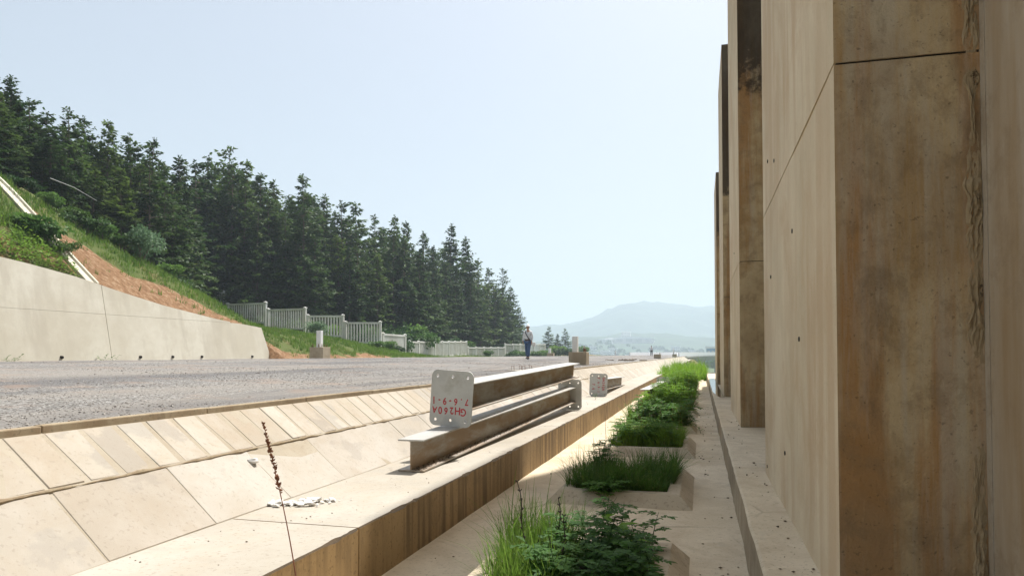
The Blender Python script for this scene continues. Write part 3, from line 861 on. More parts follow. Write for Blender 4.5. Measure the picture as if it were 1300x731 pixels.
# nearest planter: grass on its left, leafy weed on its right, dead stalks between
m = grass_clump('g', GA - .02, GA + .46, 4.0, 5.3, 1900, .18, .44, .0032, 1, None, tuft=34, lean=.5)
tag(m.build('grass_clump', M['grass']), 'fine olive green grass at the left of the nearest planting frame', 'grass', 'plants in the planting frames')
rnd = random.Random(4); m = MB()
for k in range(44):
    x, y = rnd.uniform(GA + .28, GB + .03), rnd.uniform(3.95, 5.3)
    weed(m, (x, y, .05), rnd.uniform(.2, .40) * (1.15 if .45 < (x - GA) / .95 < .8 else .95), rnd, .05, .0135, rnd.randint(7, 11), rnd.uniform(.1, .45))
for k in range(46):
    x, y = rnd.uniform(GA + .3, GB), rnd.uniform(3.95, 5.2)
    weed(m, (x, y, .05), rnd.uniform(.12, .36), rnd, .062, .019, 10, .35, compound=False)
tag(m.build('leafy_weed', [M['weed'], M['shrub_dark']]), 'dense dark green weed with feathery compound leaves in the nearest planting frame', 'weed', 'plants in the planting frames')
m = MB(); rnd = random.Random(9)
weed(m, (-.40, 4.8, .05), .40, rnd, .13, .034, 11, .6, compound=False)
tag(m.build('broad_leaf_plant', [M['weed'], M['shrub_dark']]), 'plant with larger drooping leaves at the right of the nearest planting frame', 'plant', 'plants in the planting frames')
m = MB(); rnd = random.Random(2)
weed(m, (-.42, 3.97, .05), .2, rnd, .095, .034, 9, .35, compound=False)
tag(m.build('bright_leaf_plant', [M['weed_bright'], M['weed_bright']]), 'small bright yellow green leafy sprout low in the nearest planting frame', 'plant', 'plants in the planting frames')
rnd = random.Random(14)
for k, (x, y, h, ln) in enumerate(((-1.03, 4.5, .58, -.2), (-.93, 4.7, .46, .05), (-.86, 4.4, .42, .12))):
    m = MB(); pts = []
    for q in range(12):
        t = q / 11; pts.append((x + ln * h * t + .012 * math.sin(9 * t + k), y + .01 * math.cos(7 * t), .05 + h * t * 1.1))
    m.tube(pts, [.0065 * (1 - .55 * q / 11) for q in range(12)], 5)
    for q in range(4, 12):
        for e in range(3):
            p = pts[q]; a = rnd.uniform(0, 6.3); m.tube([p, (p[0] + .014 * math.cos(a), p[1] + .014 * math.sin(a), p[2] + .012)], [.003, .0045], 4)
    for q in (3, 5):
        p = Vector(pts[q]); a = rnd.uniform(0, 6.3); m.tube([p, p + Vector((.06 * math.cos(a), .06 * math.sin(a), .09)), p + Vector((.08 * math.cos(a), .08 * math.sin(a), .17))], [.003, .0025, .0015], 4)
    tag(m.build('dead_stalk', M['deadstalk']), ['tall crooked black dead stalk leaning left from the nearest planting frame', 'upright black dead stalk in the middle of the nearest planting frame', 'shorter black dead stalk beside the leafy weed in the nearest planting frame'][k], 'stalk', 'dead stalks')
# second planter
m = grass_clump('g', GA - .08, GB + .05, 7.5, 8.9, 4200, .16, .40, .0036, 21, None, tuft=60, lean=.6)
tag(m.build('grass_clump', M['grass']), 'thick tufty dark green grass filling the second planting frame from the camera', 'grass', 'plants in the planting frames')
m = MB(); rnd = random.Random(31)
for k in range(9): weed(m, (rnd.uniform(-1.06, -.8), rnd.uniform(7.32, 7.5), .07), rnd.uniform(.1, .2), rnd, .045, .014, 8, .5)
tag(m.build('leafy_weed', [M['weed'], M['shrub_dark']]), 'small leafy weed spilling over the front rim of the second planting frame', 'weed', 'plants in the planting frames')
m = MB(); rnd = random.Random(36)
for k in range(5): weed(m, (rnd.uniform(GA, GA + .3), rnd.uniform(8.2, 8.8), .07), rnd.uniform(.34, .46), rnd, .055, .014, 9, .3)
tag(m.build('leafy_weed', [M['weed'], M['shrub_dark']]), 'leafy weed standing behind the grass at the left of the second planting frame', 'weed', 'plants in the planting frames')
# third planter
m = grass_clump('g', GA - .05, GB + .04, 11.05, 12.5, 2600, .2, .42, .0045, 41, None, tuft=40)
tag(m.build('grass_clump', M['grass']), 'dark grass tuft filling the third planting frame from the camera', 'grass', 'plants in the planting frames')
m = MB(); rnd = random.Random(43)
for k in range(46): weed(m, (rnd.uniform(GA, GB), rnd.uniform(11.1, 12.4), .07), rnd.uniform(.25, .46), rnd, .06, .017, 8, .35)
tag(m.build('leafy_weed', [M['weed'], M['shrub_dark']]), 'glossy leafy weed growing through the grass of the third planting frame', 'weed', 'plants in the planting frames')
for k, y in enumerate(PY[3:]):
    q = k + 3; rnd = random.Random(60 + k)
    g_ = grass_clump('g', GA - .15, GB + .12, y + .15, y + PD - .1, 1300, .25, .5 + .05 * min(k, 5), .006 + .0012 * k, 70 + k, None, tuft=36)
    tag(g_.build('grass_clump', M['grass_bright'] if k > 1 else M['grass']), f'{"bright yellow green" if k > 1 else "lush green"} grass overflowing the {ORD[q]} planting frame from the camera', 'grass', 'plants in the planting frames')
    m = MB()
    for e in range(34): weed(m, (rnd.uniform(GA - .12, GB + .05), rnd.uniform(y + .2, y + PD - .15), .05), rnd.uniform(.3, .58 + .05 * min(k, 4)), rnd, .085, .026, 8, .35)
    tag(m.build('leafy_weed', [M['weed_bright'] if k > 0 else M['weed'], M['drystem']]), f'tall leafy weed among the grass of the {ORD[q]} planting frame from the camera', 'weed', 'plants in the planting frames')
m = grass_clump('g', -2.3, .25, 41.5, 58, 5200, .7, 1.15, .016, 99, None, tuft=160, z0=0)
tag(m.build('far_grass', M['grass_bright']), 'mass of bright tall grass closing the far end of the channel', 'grass', kind='stuff')
# weeds growing from cracks
m = MB(); rnd = random.Random(5)
weed(m, (-.02, 14.35, .0), .22, rnd, .06, .022, 8, 1.1, compound=False)
tag(m.build('creeping_weed', [M['weed'], M['shrub_dark']]), 'single weed sprig creeping over the floor beside the fourth planting frame', 'weed')
m = MB(); weed(m, (-2.5, 17.6, ZB), .16, rnd, .07, .012, 7, .2, compound=False)
tag(m.build('small_weed', [M['weed'], M['weed']]), 'tiny weed sprouting on the bench in front of the second plate', 'weed')
# the tall dry weed with a seed head in front of the bench
m = MB(); base = at(392, 3.62, 826); base.z = 0; tip = at(335, 3.70, 536)
pts = []
for k in range(15):
    t = k / 14; p = base.lerp(tip, t) + Vector((.03 * math.sin(math.pi * t), 0, 0)); pts.append(p)
w_ = empty('dry_weed', base); tag(w_, 'thin reddish dry weed with brown seed head rising beside the bench', 'weed')
st = MB(); st.tube(pts, [.0042 * (1 - .6 * k / 14) for k in range(15)], 6)
o = st.build('stem', M['drystem']); o.parent = w_; o.matrix_parent_inverse = Matrix.Translation(-base)
rnd = random.Random(8); sd = MB()
for k in range(210):
    t = .70 + .30 * rnd.random(); q = min(13, int(t * 14)); p = pts[q].lerp(pts[q + 1], t * 14 - q)
    if fbm(t * 40, 1.0) < -.25: continue
    a = rnd.uniform(0, 6.3); e = rnd.uniform(-.2, .9); r = rnd.uniform(.004, .012) * (1.1 - .8 * (t - .7) / .3 * .6)
    d = Vector((math.cos(a) * math.cos(e), math.sin(a) * math.cos(e), math.sin(e)))
    sd.tube([p, p + d * r, p + d * r * 1.7 + Vector((0, 0, .004))], [.0015, .0038, .001], 5)
o = sd.build('seed_head', M['dryweed']); o.parent = w_; o.matrix_parent_inverse = Matrix.Translation(-base)
# similar thin stalk beside the bench farther on
m = MB(); b2 = at(769, 12.2, 0); b2.z = .02
m.tube([b2, b2 + Vector((-.01, 0, .3)), b2 + Vector((.01, 0, .62))], [.004, .003, .0015], 5)
tag(m.build('dry_stalk', M['deadstalk']), 'thin dark stalk standing between bench and third planting frame', 'stalk')

# ------------------------------------------------------------------ steel H-beams with end plates
def plate_mesh(w, h, r, th, name='end_plate'):
    cu = bpy.data.curves.new(name, 'CURVE'); cu.dimensions = '2D'; cu.fill_mode = 'BOTH'; cu.extrude = th / 2
    def poly(pts):
        sp = cu.splines.new('POLY'); sp.points.add(len(pts) - 1)
        for p, q in zip(sp.points, pts): p.co = (q[0], q[1], 0, 1)
        sp.use_cyclic_u = True
    out = []
    for cx, cy, a0 in ((w / 2 - r, h / 2 - r, 0), (-w / 2 + r, h / 2 - r, 90), (-w / 2 + r, -h / 2 + r, 180), (w / 2 - r, -h / 2 + r, 270)):
        for k in range(7):
            a = R(a0 + 15 * k); out.append((cx + r * math.cos(a), cy + r * math.sin(a)))
    poly(out)
    for hx in (-.36, 0, .36):
        for hy in (-.39, .39):
            poly([(hx * w + .017 * math.cos(2 * math.pi * k / 14), hy * h + .017 * math.sin(2 * math.pi * k / 14)) for k in range(14)])
    ob = bpy.data.objects.new(name, cu); COL.objects.link(ob)
    dg = bpy.context.evaluated_depsgraph_get(); dg.update()
    me = bpy.data.meshes.new_from_object(ob.evaluated_get(dg)); me.name = name
    bpy.data.objects.remove(ob); me.materials.clear(); me.materials.append(M['galv'])
    return me
PLATE = plate_mesh(.47, .60, .07, .022)
def beam(name, near, far, label, plate_at, text=None, roll=0.0, b=.26, h=.30, PL=PLATE):
    """near / far: centre of the underside of the section at each end"""
    near, far = Vector(near), Vector(far); d = (far - near); L = d.length; d.normalize()
    x = d.cross(Vector((0, 0, 1))).normalized(); z = x.cross(d)
    rot = Matrix((x, d, z)).transposed() @ Matrix.Rotation(roll, 3, 'Y')
    e = empty(name, near); e.rotation_euler = rot.to_euler()
    tag(e, label, 'beam', 'steel beams lying along the bench')
    m = MB(); m.box(-b / 2, b / 2, 0, L, h - .0155, h); m.build('top_flange', M['steel_flange'], e, bevel=.002)
    m = MB(); m.box(-b / 2, b / 2, 0, L, 0, .0155); m.build('bottom_flange', M['steel_low'], e, bevel=.002)
    m = MB(); m.box(-.006, .006, .001, L - .001, .0157, h - .0157); m.build('web', M['steel_web'], e)
    for side in plate_at:
        y = -.012 if side == 'near' else L + .012
        o = inst(PL, 'end_plate', e, (0, y, h / 2), (R(90), 0, 0))
        if text and side == 'near':
            lr = random.Random(len(label))
            for (s_, px, py, size, rz) in text:
                ca, sa = math.cos(rz), math.sin(rz); n = len(s_); stp = size * .62
                for q, chx in enumerate(s_):
                    cu = bpy.data.curves.new('lettering', 'FONT'); cu.body = chx; cu.size = size * lr.uniform(.9, 1.12); cu.align_x = 'CENTER'; cu.align_y = 'CENTER'; cu.extrude = .0006
                    cu.offset = .0022; cu.materials.append(M['red'])
                    lx = (q - (n - 1) / 2) * stp; ly = lr.uniform(-.006, .006)
                    t = bpy.data.objects.new('lettering', cu); t.location = (px + lx * ca - ly * sa, py + lx * sa + ly * ca, .0118); t.rotation_euler = (0, 0, rz + lr.uniform(-.12, .12)); t.scale = (.82, 1, 1)
                    link(t, o)
    return e
dz = (.60 - .30) / 2
A0, A1 = Vector((-2.635, 6.35, ZB + .006)), Vector((-2.53, 14.25, ZB + dz + .006))
beam('steel_beam', A0, A1, 'lower rust-brown steel beam with bare near end, lying on the bench', ('far',))
yb = 7.38; za = A0.z + .30 + (A1.z - A0.z) * (yb - A0.y) / (A1.y - A0.y)
B0 = Vector((-2.60, yb, za + dz + .006))
zc = A1.z + .30 + dz + .004; slope_b = (zc - B0.z) / (14.27 - yb)
B1 = Vector((-2.625, yb + 7.8, B0.z + slope_b * 7.8))
beam('steel_beam', B0, B1, 'upper steel beam whose end plate with red lettering faces the camera', ('near',),
     [('GH260A', -.02, -.128, .105, math.pi), ('7.6-9-1', -.01, -.028, .1, math.pi)], roll=R(4))
C0, C1 = Vector((-2.63, 19.1, ZB + dz + .004)), Vector((-2.80, 26.4, ZB + .006))
beam('steel_beam', C0, C1, 'steel beam farther along the bench, red writing turned sideways on its plate', ('near',),
     [('GH260A', .13, .03, .095, R(-90)), ('7.6-9-1', .0, .0, .095, R(-90)), ('7.6', -.13, -.05, .095, R(-90))], roll=R(2))
D0, D1 = Vector((-1.52, 20.3, .24)), Vector((-1.40, 27.9, .205))
beam('steel_beam', D0, D1, 'steel beam half hidden in the weeds to the right of the bench', ('far', ))
m = MB(); m.box(-1.72, -1.33, 20.5, 20.66, PH * 0 + .01, .235); tag(m.build('timber_block', M['bark'], bevel=.006), 'short dark timber block under the beam in the weeds', 'block')
# gravel and dirt crumbs caught in the lower flange of the first beam
m = MB(); rnd = random.Random(77)
for k in range(260):
    t = rnd.random() ** 1.6 * .55; p = A0.lerp(A1, t); r = rnd.uniform(.004, .012); x = p.x + rnd.uniform(.01, .11); y = p.y; z = p.z + .0165
    m.add([(x + r * a * rnd.uniform(.6, 1.3), y + r * b * rnd.uniform(.6, 1.3), z + r * .5 * (c + 1)) for a, b, c in octv], octf)
tag(m.build('dirt_crumbs', M['soil']), 'dark dirt crumbs lying in the lower beam flange', 'dirt', kind='stuff')

# rubble and litter
m_all = []
rb = at(380, 5.35, 0); rnd = random.Random(19)
heap = empty('plaster_rubble', (rb.x, rb.y, ZB)); tag(heap, 'small heap of broken white plaster on the bench beside the dry weed', 'rubble')
def chunk(rnd, r, flatn=.5):
    bm = bmesh.new(); bmesh.ops.create_icosphere(bm, subdivisions=1, radius=r)
    for v in bm.verts:
        v.co *= rnd.uniform(.65, 1.25); v.co.z *= flatn
    me = bpy.data.meshes.new('lump'); bm.to_mesh(me); bm.free(); return me
lumps = []
for k in range(6):
    me = chunk(rnd, .05); me.name = 'lump'; me.materials.append(M['plaster']); lumps.append(me)
for k in range(90):
    a = rnd.gauss(0, .14); b = rnd.gauss(0, .07); s_ = rnd.uniform(.12, .85) * (1.0 if abs(a) < .2 else .4)
    inst(rnd.choice(lumps), 'lump', heap, (a * .9 + b * .3, a * .5 + b, .02 * s_ + .006), (rnd.uniform(-.4, .4), rnd.uniform(-.4, .4), rnd.uniform(0, 6)), (s_, s_ * rnd.uniform(.6, 1.4), s_ * .8))
cp = at(323, 5.2, 588)
def crumpled(name, loc, mat, label, cat, r=.03):
    rnd = random.Random(name + label); bm = bmesh.new(); bmesh.ops.create_icosphere(bm, subdivisions=2, radius=r)
    for v in bm.verts: v.co *= 1 + .4 * fbm(v.co.x * 50, v.co.y * 50, v.co.z * 50); v.co.z *= .7
    me = bpy.data.meshes.new(name); bm.to_mesh(me); bm.free(); me.materials.append(mat)
    o = inst(me, name, None, loc, (0, 0, .4), (1.5, 1, 1)); tag(o, label, cat); return o
xs_ = -3.34; crumpled('crumpled_paper', (xs_, 4.92, ZB + (ZM - ZB) * (xs_ - XBI) / (XM - XBI) + .022), M['litter'], 'crumpled white paper scrap on the sloping slab', 'litter')
rnd = random.Random(91)
m = MB()
for k in range(90):
    x, y = rnd.uniform(-2.0, .28), rnd.uniform(4.2, 22)
    if PX0 - .05 < x < PX1 + .03: x = rnd.uniform(-.05, .28)
    r = rnd.uniform(.003, .013); z = .006
    m.add([(x + r * a * rnd.uniform(.6, 2), y + r * b * rnd.uniform(.6, 1.5), z + r * .6 * (c + .6)) for a, b, c in octv], octf)
for k in range(70):
    x, y = .34 + .26 * rnd.random() ** .5, 4.2 + 16 * rnd.random() ** 2; r = .002 + .012 * rnd.random() ** 3
    m.add([(x + r * a * rnd.uniform(.6, 2), y + r * b * rnd.uniform(.6, 1.5), ZL + .006 + r * .6 * (c + .6)) for a, b, c in octv], octf)
for k in range(160):
    x, y = rnd.uniform(XBI + .02, XB - .04), rnd.uniform(3, 22); r = rnd.uniform(.002, .007)
    m.add([(x + r * a * rnd.uniform(.6, 2), y + r * b * rnd.uniform(.6, 1.5), ZB + .003 + r * .6 * (c + .6)) for a, b, c in octv], octf)
tag(m.build('floor_debris', M['soil']), 'scattered crumbs of dirt and stone on floor, ledge and bench', 'debris', kind='stuff')

# ------------------------------------------------------------------ mast foundations with stub posts and anchor bolts
def foundation(x, y, label, w=.68, h=.5, post=.62, pw=.2, bolts=4, poff=(-.16, .1)):
    z = gz(x); e = empty('mast_foundation', (x, y, z)); tag(e, label, 'foundation', 'mast foundations beside the track')
    m = MB(); m.box(-w / 2, w / 2, -w / 2, w / 2, -.1, h); m.build('block', M['found'], e, bevel=.015)
    if post:
        m = MB(); m.box(poff[0] - pw / 2, poff[0] + pw / 2, poff[1] - pw / 2, poff[1] + pw / 2, h - .002, h + post); m.build('stub_post', M['white'], e, bevel=.01)
    bm_ = MB(); bm_.tube([(0, 0, 0), (0, 0, .16)], .018, 8); bm_.tube([(0, 0, .05), (0, 0, .08)], .034, 6)
    me = bm_.mesh('anchor_bolt', M['rust'])
    for k in range(bolts):
        a = [(.24, -.24), (.24, .24), (-.26, -.26), (-.26, .26), (.08, -.27), (.1, .26)][k]; inst(me, 'anchor_bolt', e, (a[0], a[1], h - .002))
    return e
foundation(-4.66, 28.3, 'brown concrete foundation block with white stub post at the gravel edge behind the beams', .7, .5, .62, .22, 2)
bt = empty('bottle', (-4.42, 28.12, gz(-4.66) + .502)); tag(bt, 'small plastic bottle standing on the foundation block behind the beams', 'bottle')
m = MB(); m.tube([(0, 0, 0), (0, 0, .01), (0, 0, .15), (0, 0, .19), (0, 0, .21)], [.034, .038, .038, .02, .016], 12); m.build('bottle_body', M['pvc'], bt, smooth=True)
m = MB(); m.tube([(0, 0, .2095), (0, 0, .235)], [.018, .018], 12); m.build('cap', M['red'], bt)
m = MB(); m.tube([(0, 0, .05), (0, 0, .12)], [.0392, .0392], 12, caps=False); m.build('wrapper', M['rust'], bt)
foundation(-18.3, 32.4, 'concrete foundation block with white stub post in front of the grassy bank', .74, .75, .82, .24, 6, (-.05, .05))
foundation(-18.0, 88, 'small far foundation block with stub post between the walker and the small trees', .8, .55, .6, .3, 2)
foundation(-4.35, 76, 'far brown foundation block beside the distant walker', .7, .45, 0, .2, 2)
foundation(-4.3, 124, 'farthest foundation block near the end of the slope', .7, .5, .9, .2, 2)
m = MB(); m.box(-.13, .13, -.13, .13, -.1, 1.15); o = m.build('marker_post', M['white'], bevel=.01); o.location = (-18.0, 158, gz(-18)); tag(o, 'thin white post standing alone far along the track bed', 'post')
# low anchor frame behind the upper beam
lf = at(694, 15.5, 0); lf = Vector((-4.35, 17.6, gz(-4.35)))
e = empty('anchor_base', lf); tag(e, 'low flush concrete base with upright anchor hoops behind the upper beam', 'foundation')
m = MB(); m.box(-.3, .3, -.3, .3, -.1, .03); m.build('block', M['pale'], e, bevel=.008)
for dx, dy in ((-.18, -.15), (-.06, .15), (.1, -.15), (.2, .15)):
    m = MB(); m.tube([(dx - .03, dy, .02), (dx - .03, dy, .13), (dx + .03, dy, .13), (dx + .03, dy, .02)], .007, 6); m.build('anchor_hoop', M['rust'], e)
# scattered debris pile on far gravel
m = MB(); rnd = random.Random(23)
dp = at(792, 46, 0)
hp = empty('rubbish_pile', (dp.x, dp.y, gz(dp.x))); tag(hp, 'low scatter of dark sticks and clods on the far gravel', 'debris')
for k in range(14):
    x, y = rnd.gauss(0, .7), rnd.gauss(0, 1.2); a = rnd.uniform(0, 3)
    m = MB(); m.tube([(x, y, .05), (x + .5 * math.cos(a), y + .5 * math.sin(a), rnd.uniform(.04, .16))], .035, 5); m.build('stick', M['bark'], hp)
# ------------------------------------------------------------------ stepped concrete picket fence
fence = empty('picket_fence', at(438, 60, 450)); fence.location.z = 2
tag(fence, 'pale grey concrete picket fence stepping down the bank and on along the forest edge', 'fence')
FI = Matrix.Translation(-Vector(fence.location))
pk_m = MB(); pk_m.box(-.055, .055, -.03, .03, 0, 1); PICK = pk_m.mesh('picket', M['fence'])
po_m = MB(); po_m.box(-.1, .1, -.1, .1, -.5, 1.92)
po_m.add([(-.125, -.125, 1.92), (.125, -.125, 1.92), (.125, .125, 1.92), (-.125, .125, 1.92), (-.125, -.125, 2.0), (.125, -.125, 2.0), (.125, .125, 2.0), (-.125, .125, 2.0), (0, 0, 2.07)],
         [(3, 2, 1, 0), (0, 1, 5, 4), (1, 2, 6, 5), (2, 3, 7, 6), (3, 0, 4, 7), (4, 5, 8), (5, 6, 8), (6, 7, 8), (7, 4, 8)])
POST = po_m.mesh('post', M['fence'])
def fpanel(a, b, ztop, n=None, post_a=True, post_b=True):
    a, b = Vector((a.x, a.y, 0)), Vector((b.x, b.y, 0)); d = b - a; L = d.length; ang = math.atan2(d.y, d.x); zb = ztop - 1.85
    def put(me, name, t, z, sc=(1, 1, 1)):
        p = a + d * t; o = inst(me, name, fence, (p.x, p.y, z), (0, 0, ang), sc); o.matrix_parent_inverse = FI; return o
    if post_a: put(POST, 'post', .0, zb - .12)
    if post_b: put(POST, 'post', 1.0, zb - .12)
    for nm, z0, z1 in (('top_rail', ztop - .17, ztop - .02), ('bottom_rail', zb + .05, zb + .2)):
        m = MB(); m.box(0.1, L - .1, -.07, .07, z0, z1); o = m.build(nm, M['fence'], None); o.parent = fence; o.matrix_parent_inverse = FI
        o.location = (a.x, a.y, 0); o.rotation_euler = (0, 0, ang)
    n = n or max(4, int(L / .235))
    for k in range(1, n): put(PICK, 'picket', k / n, zb + .2, (1, 1, 1.85 - .37))
panels = [(240, 67, 257, 66.5, 356), (258.5, 66.5, 282.5, 65.5, 370), (288.5, 64, 336.6, 62.5, 384.5), (340, 62, 387, 60.5, 391.5), (390.5, 60, 435, 60, 400), (438.5, 60, 482.5, 60, 408.5), (486, 61, 514, 66, 424)]
for u0, s0, u1, s1, v in panels:
    a, b = at(u0, s0), at(u1, s1); fpanel(a, b, CAM_H + (450 - v) * (s0 + s1) / 2 / FPX)
def run(u0, s0, u1, s1, v, n):
    a, b = at(u0, s0), at(u1, s1)
    for k in range(n):
        p, q = a.lerp(b, k / n), a.lerp(b, (k + 1) / n); s_ = s0 + (s1 - s0) * (k + .5) / n
        fpanel(p, q, CAM_H + (450 - v) * s_ / FPX, n=9, post_a=(k == 0))
run(519.5, 70, 592, 95, 433, 8); run(594, 96, 640, 113, 440.5, 5); run(641, 114, 692, 140, 436.5, 6)

# ------------------------------------------------------------------ fir trees
def fir(seed, H=15.0, rad=.165, nwh=46, ragged=.35, clear=.12, dens=1.0):
    rnd = random.Random(seed); m = MB(); t = MB()
    bend = (rnd.uniform(-.25, .25), rnd.uniform(-.25, .25))
    def ax(z): q = z / H; return Vector((bend[0] * math.sin(q * 3), bend[1] * math.sin(q * 2.4), z))
    t.tube([ax(H * k / 10) - Vector((0, 0, .6 if k == 0 else 0)) for k in range(11)], [.19 * (1 - .93 * k / 10) for k in range(11)], 7, 0, caps=False)
    off_ = [rnd.uniform(0, 6.28) for _ in range(3)]
    for w in range(nwh):
        q = clear + (1 - clear) * ((w + rnd.uniform(-.3, .3)) / nwh); q = min(.995, max(clear * .6, q))
        env = rad * H * ((1 - q) ** .78) * (.78 + .22 * min(1, (q - clear * .5) / .12)) + .12
        n = rnd.randint(4, 7) if q < .93 else 4
        for b in range(n):
            az = rnd.uniform(0, 6.28)
            L = env * (1 + ragged * rnd.gauss(0, 1) * .6 + .25 * math.sin(az * 2 + off_[0] + q * 9) + .18 * math.sin(az * 3 + off_[1] - q * 17))
            if L < .12 or rnd.random() < .06: continue
            d = Vector((math.cos(az), math.sin(az), 0)); up0 = rnd.uniform(-.05, .35) + (.5 if q > .9 else 0); droop = rnd.uniform(.25, .6) * (1.15 - q)
            base = ax(H * q); P = lambda s: base + d * L * s + Vector((0, 0, L * (up0 * s - droop * s * s + .16 * s ** 4)))
            t.tube([P(0), P(.5), P(.92)], [.03, .02, .006], 3, 0, caps=False)
            ns = max(3, int(L * 6.5 * dens))
            for k in range(ns):
                s = .22 + .80 * (k + rnd.random()) / ns; c = P(min(s, 1.02)) + Vector((rnd.gauss(0, .06), rnd.gauss(0, .06), rnd.gauss(0, .05)))
                for e in range(3):
                    sa = az + rnd.choice((-1, 1)) * rnd.uniform(.2, 1.35); el = rnd.uniform(-.75, .45)
                    f = Vector((math.cos(sa) * math.cos(el), math.sin(sa) * math.cos(el), math.sin(el)))
                    l_ = rnd.uniform(.24, .55) * (1.1 - .3 * q); sd = f.cross(Vector((rnd.gauss(0, .6), rnd.gauss(0, .6), 1))).normalized() * l_ * rnd.uniform(.18, .32)
                    m.face([c - f * l_ * .12, c + f * l_ * .5 + sd, c + f * l_, c + f * l_ * .55 - sd])
    tip = ax(H)
    for k in range(26):
        c = tip + Vector((rnd.gauss(0, .05), rnd.gauss(0, .05), -rnd.uniform(-.1, .9))); a = rnd.uniform(0, 6.28); f = Vector((math.cos(a) * .6, math.sin(a) * .6, .8)); l_ = rnd.uniform(.15, .32)
        sd = f.cross(Vector((math.sin(a), -math.cos(a), .2))).normalized() * .05; m.face([c, c + f * l_ * .5 + sd, c + f * l_, c + f * l_ * .5 - sd])
    return m.mesh('crown', M['fir']), t.mesh('trunk', M['bark'])
FIRS = [fir(1, rad=.19), fir(2, rad=.175, ragged=.45), fir(3, rad=.22, nwh=40), fir(4, rad=.16, ragged=.55, clear=.25, dens=.9), fir(5, rad=.19, clear=.3, nwh=38, ragged=.5), fir(6, rad=.23, nwh=36, ragged=.55), fir(7, rad=.18, nwh=42, clear=.2), fir(8, rad=.21, ragged=.6, nwh=34, dens=.9)]
def tree(k, x, y, top, label, group, wide=1.0, rz=0):
    z = hz(x, y) - .1 if x < -21 else 0; h = max(3.0, top - z); s = h / 15.0
    e = empty('fir_tree', (x, y, z), rz); ws = s ** .75 * wide
    e.scale = (ws, ws, s)
    cr, tr = FIRS[k % len(FIRS)]
    inst(tr, 'trunk', e); inst(cr, 'crown', e); tag(e, label, 'tree', group)
    return e
sky_line = [(-35, 40, 70), (8, 40, 96), (30, 43, 126), (55, 44, 143), (80, 44, 137), (103, 47, 150), (133, 48, 155), (160, 50, 172), (193, 52, 178), (224, 56, 200), (243, 66, 206), (262, 69, 200), (291, 71, 188), (312, 71, 205), (328, 70, 222), (347, 72, 232), (380, 74, 223), (411, 78, 250), (431, 79, 258), (450, 82, 260), (474, 85, 275), (502, 88, 276), (514, 92, 284), (536, 95, 297), (575, 105, 287), (592, 108, 304), (606, 114, 331), (620, 120, 343), (637, 128, 343), (649, 138, 366), (659, 150, 392)]
nth = ['leftmost', 'second', 'third', 'fourth', 'fifth', 'sixth', 'seventh', 'eighth', 'ninth', 'tenth', 'eleventh', 'twelfth', 'thirteenth', 'fourteenth', 'fifteenth', 'sixteenth', 'seventeenth', 'eighteenth', 'nineteenth', 'twentieth', 'twenty-first', 'twenty-second', 'twenty-third', 'twenty-fourth', 'twenty-fifth', 'twenty-sixth', 'twenty-seventh', 'twenty-eighth', 'twenty-ninth', 'thirtieth', 'thirty-first']
rnd = random.Random(42)
su = [a for a, b, c in sky_line]; ss = [b for a, b, c in sky_line]; sv = [c for a, b, c in sky_line]
G1, G2, G3 = 'firs on the forest skyline', 'firs in front at the forest edge', 'firs deep in the forest'
for k, (u, s, v) in enumerate(sky_line):
    p = at(u, s); top = CAM_H + (450 - v + 2) * s / FPX
    tree(k * 3 + 1, p.x, p.y, top, f'dark fir whose tip is {nth[k]} from the left on the forest skyline', G1, rnd.uniform(.95, 1.2), rnd.uniform(0, 6.28))
cnt = 0
used_l = {}
def near_label(what, uu):
    i = int(np.argmin([abs(uu - a) for a in su])); side = 'left' if uu < su[i] else 'right'
    lab = f'{what} just {side} of the skyline fir that is {nth[i]} from the left'
    if lab in used_l: lab = f'{what} beside and below the skyline fir that is {nth[i]} from the left'
    if lab in used_l: lab = f'{what} farther {side} below the skyline fir that is {nth[i]} from the left'
    used_l[lab] = 1
    return lab
for u in np.arange(-40, 655, 14.5):
    uu = u + rnd.uniform(-5, 5); s0 = float(np.interp(uu, su, ss)); s = s0 * rnd.uniform(.9, .97); v = float(np.interp(uu, su, sv)) + rnd.uniform(18, 75) * (50 / s0) ** .5
    if uu > 640: continue
    p = at(uu, s)
    if p.x > -26.8: continue
    while 236 < uu < 520 and p.y < 58.5: s += 1; p = at(uu, s)
    cnt += 1
    tree(rnd.randrange(8), p.x, p.y, CAM_H + (450 - min(v, 400)) * s / FPX, near_label('shorter front-row fir', uu), G2, rnd.uniform(.95, 1.25), rnd.uniform(0, 6.28))
for u in np.arange(-40, 655, 15):
    for row in (1.12, 1.3):
        uu = u + rnd.uniform(-6, 6); s0 = float(np.interp(uu, su, ss)); s = s0 * row * rnd.uniform(.97, 1.03)
        v = float(np.interp(uu, su, sv)) + rnd.uniform(14, 42) * (50 / s0) ** .5 + (8 if uu > 560 else 0)
        p = at(uu, s)
        tree(rnd.randrange(8), p.x, p.y, CAM_H + (450 - min(v, 425)) * s / FPX, 'dark fir deep in the forest, showing only between the front trees', G3, rnd.uniform(1.0, 1.35), rnd.uniform(0, 6.28))
# small trees beyond the walker
for u, s, v, lab, k in ((697, 175, 415, 'small full fir standing alone right of the walker, left of its neighbours', 2), (708, 180, 424, 'slim low fir in the middle of the small group right of the walker', 3), (717, 178, 417, 'rightmost fir of the small group beyond the walker', 5)):
    p = at(u, s); e = empty('fir_tree', (p.x, p.y, -.5)); h = CAM_H + (450 - v) * s / FPX + .5; e.scale = (h / 15 * 1.35, h / 15 * 1.35, h / 15)
    inst(FIRS[k][1], 'trunk', e); inst(FIRS[k][0], 'crown', e); tag(e, lab, 'tree', 'small trees beyond the walker')
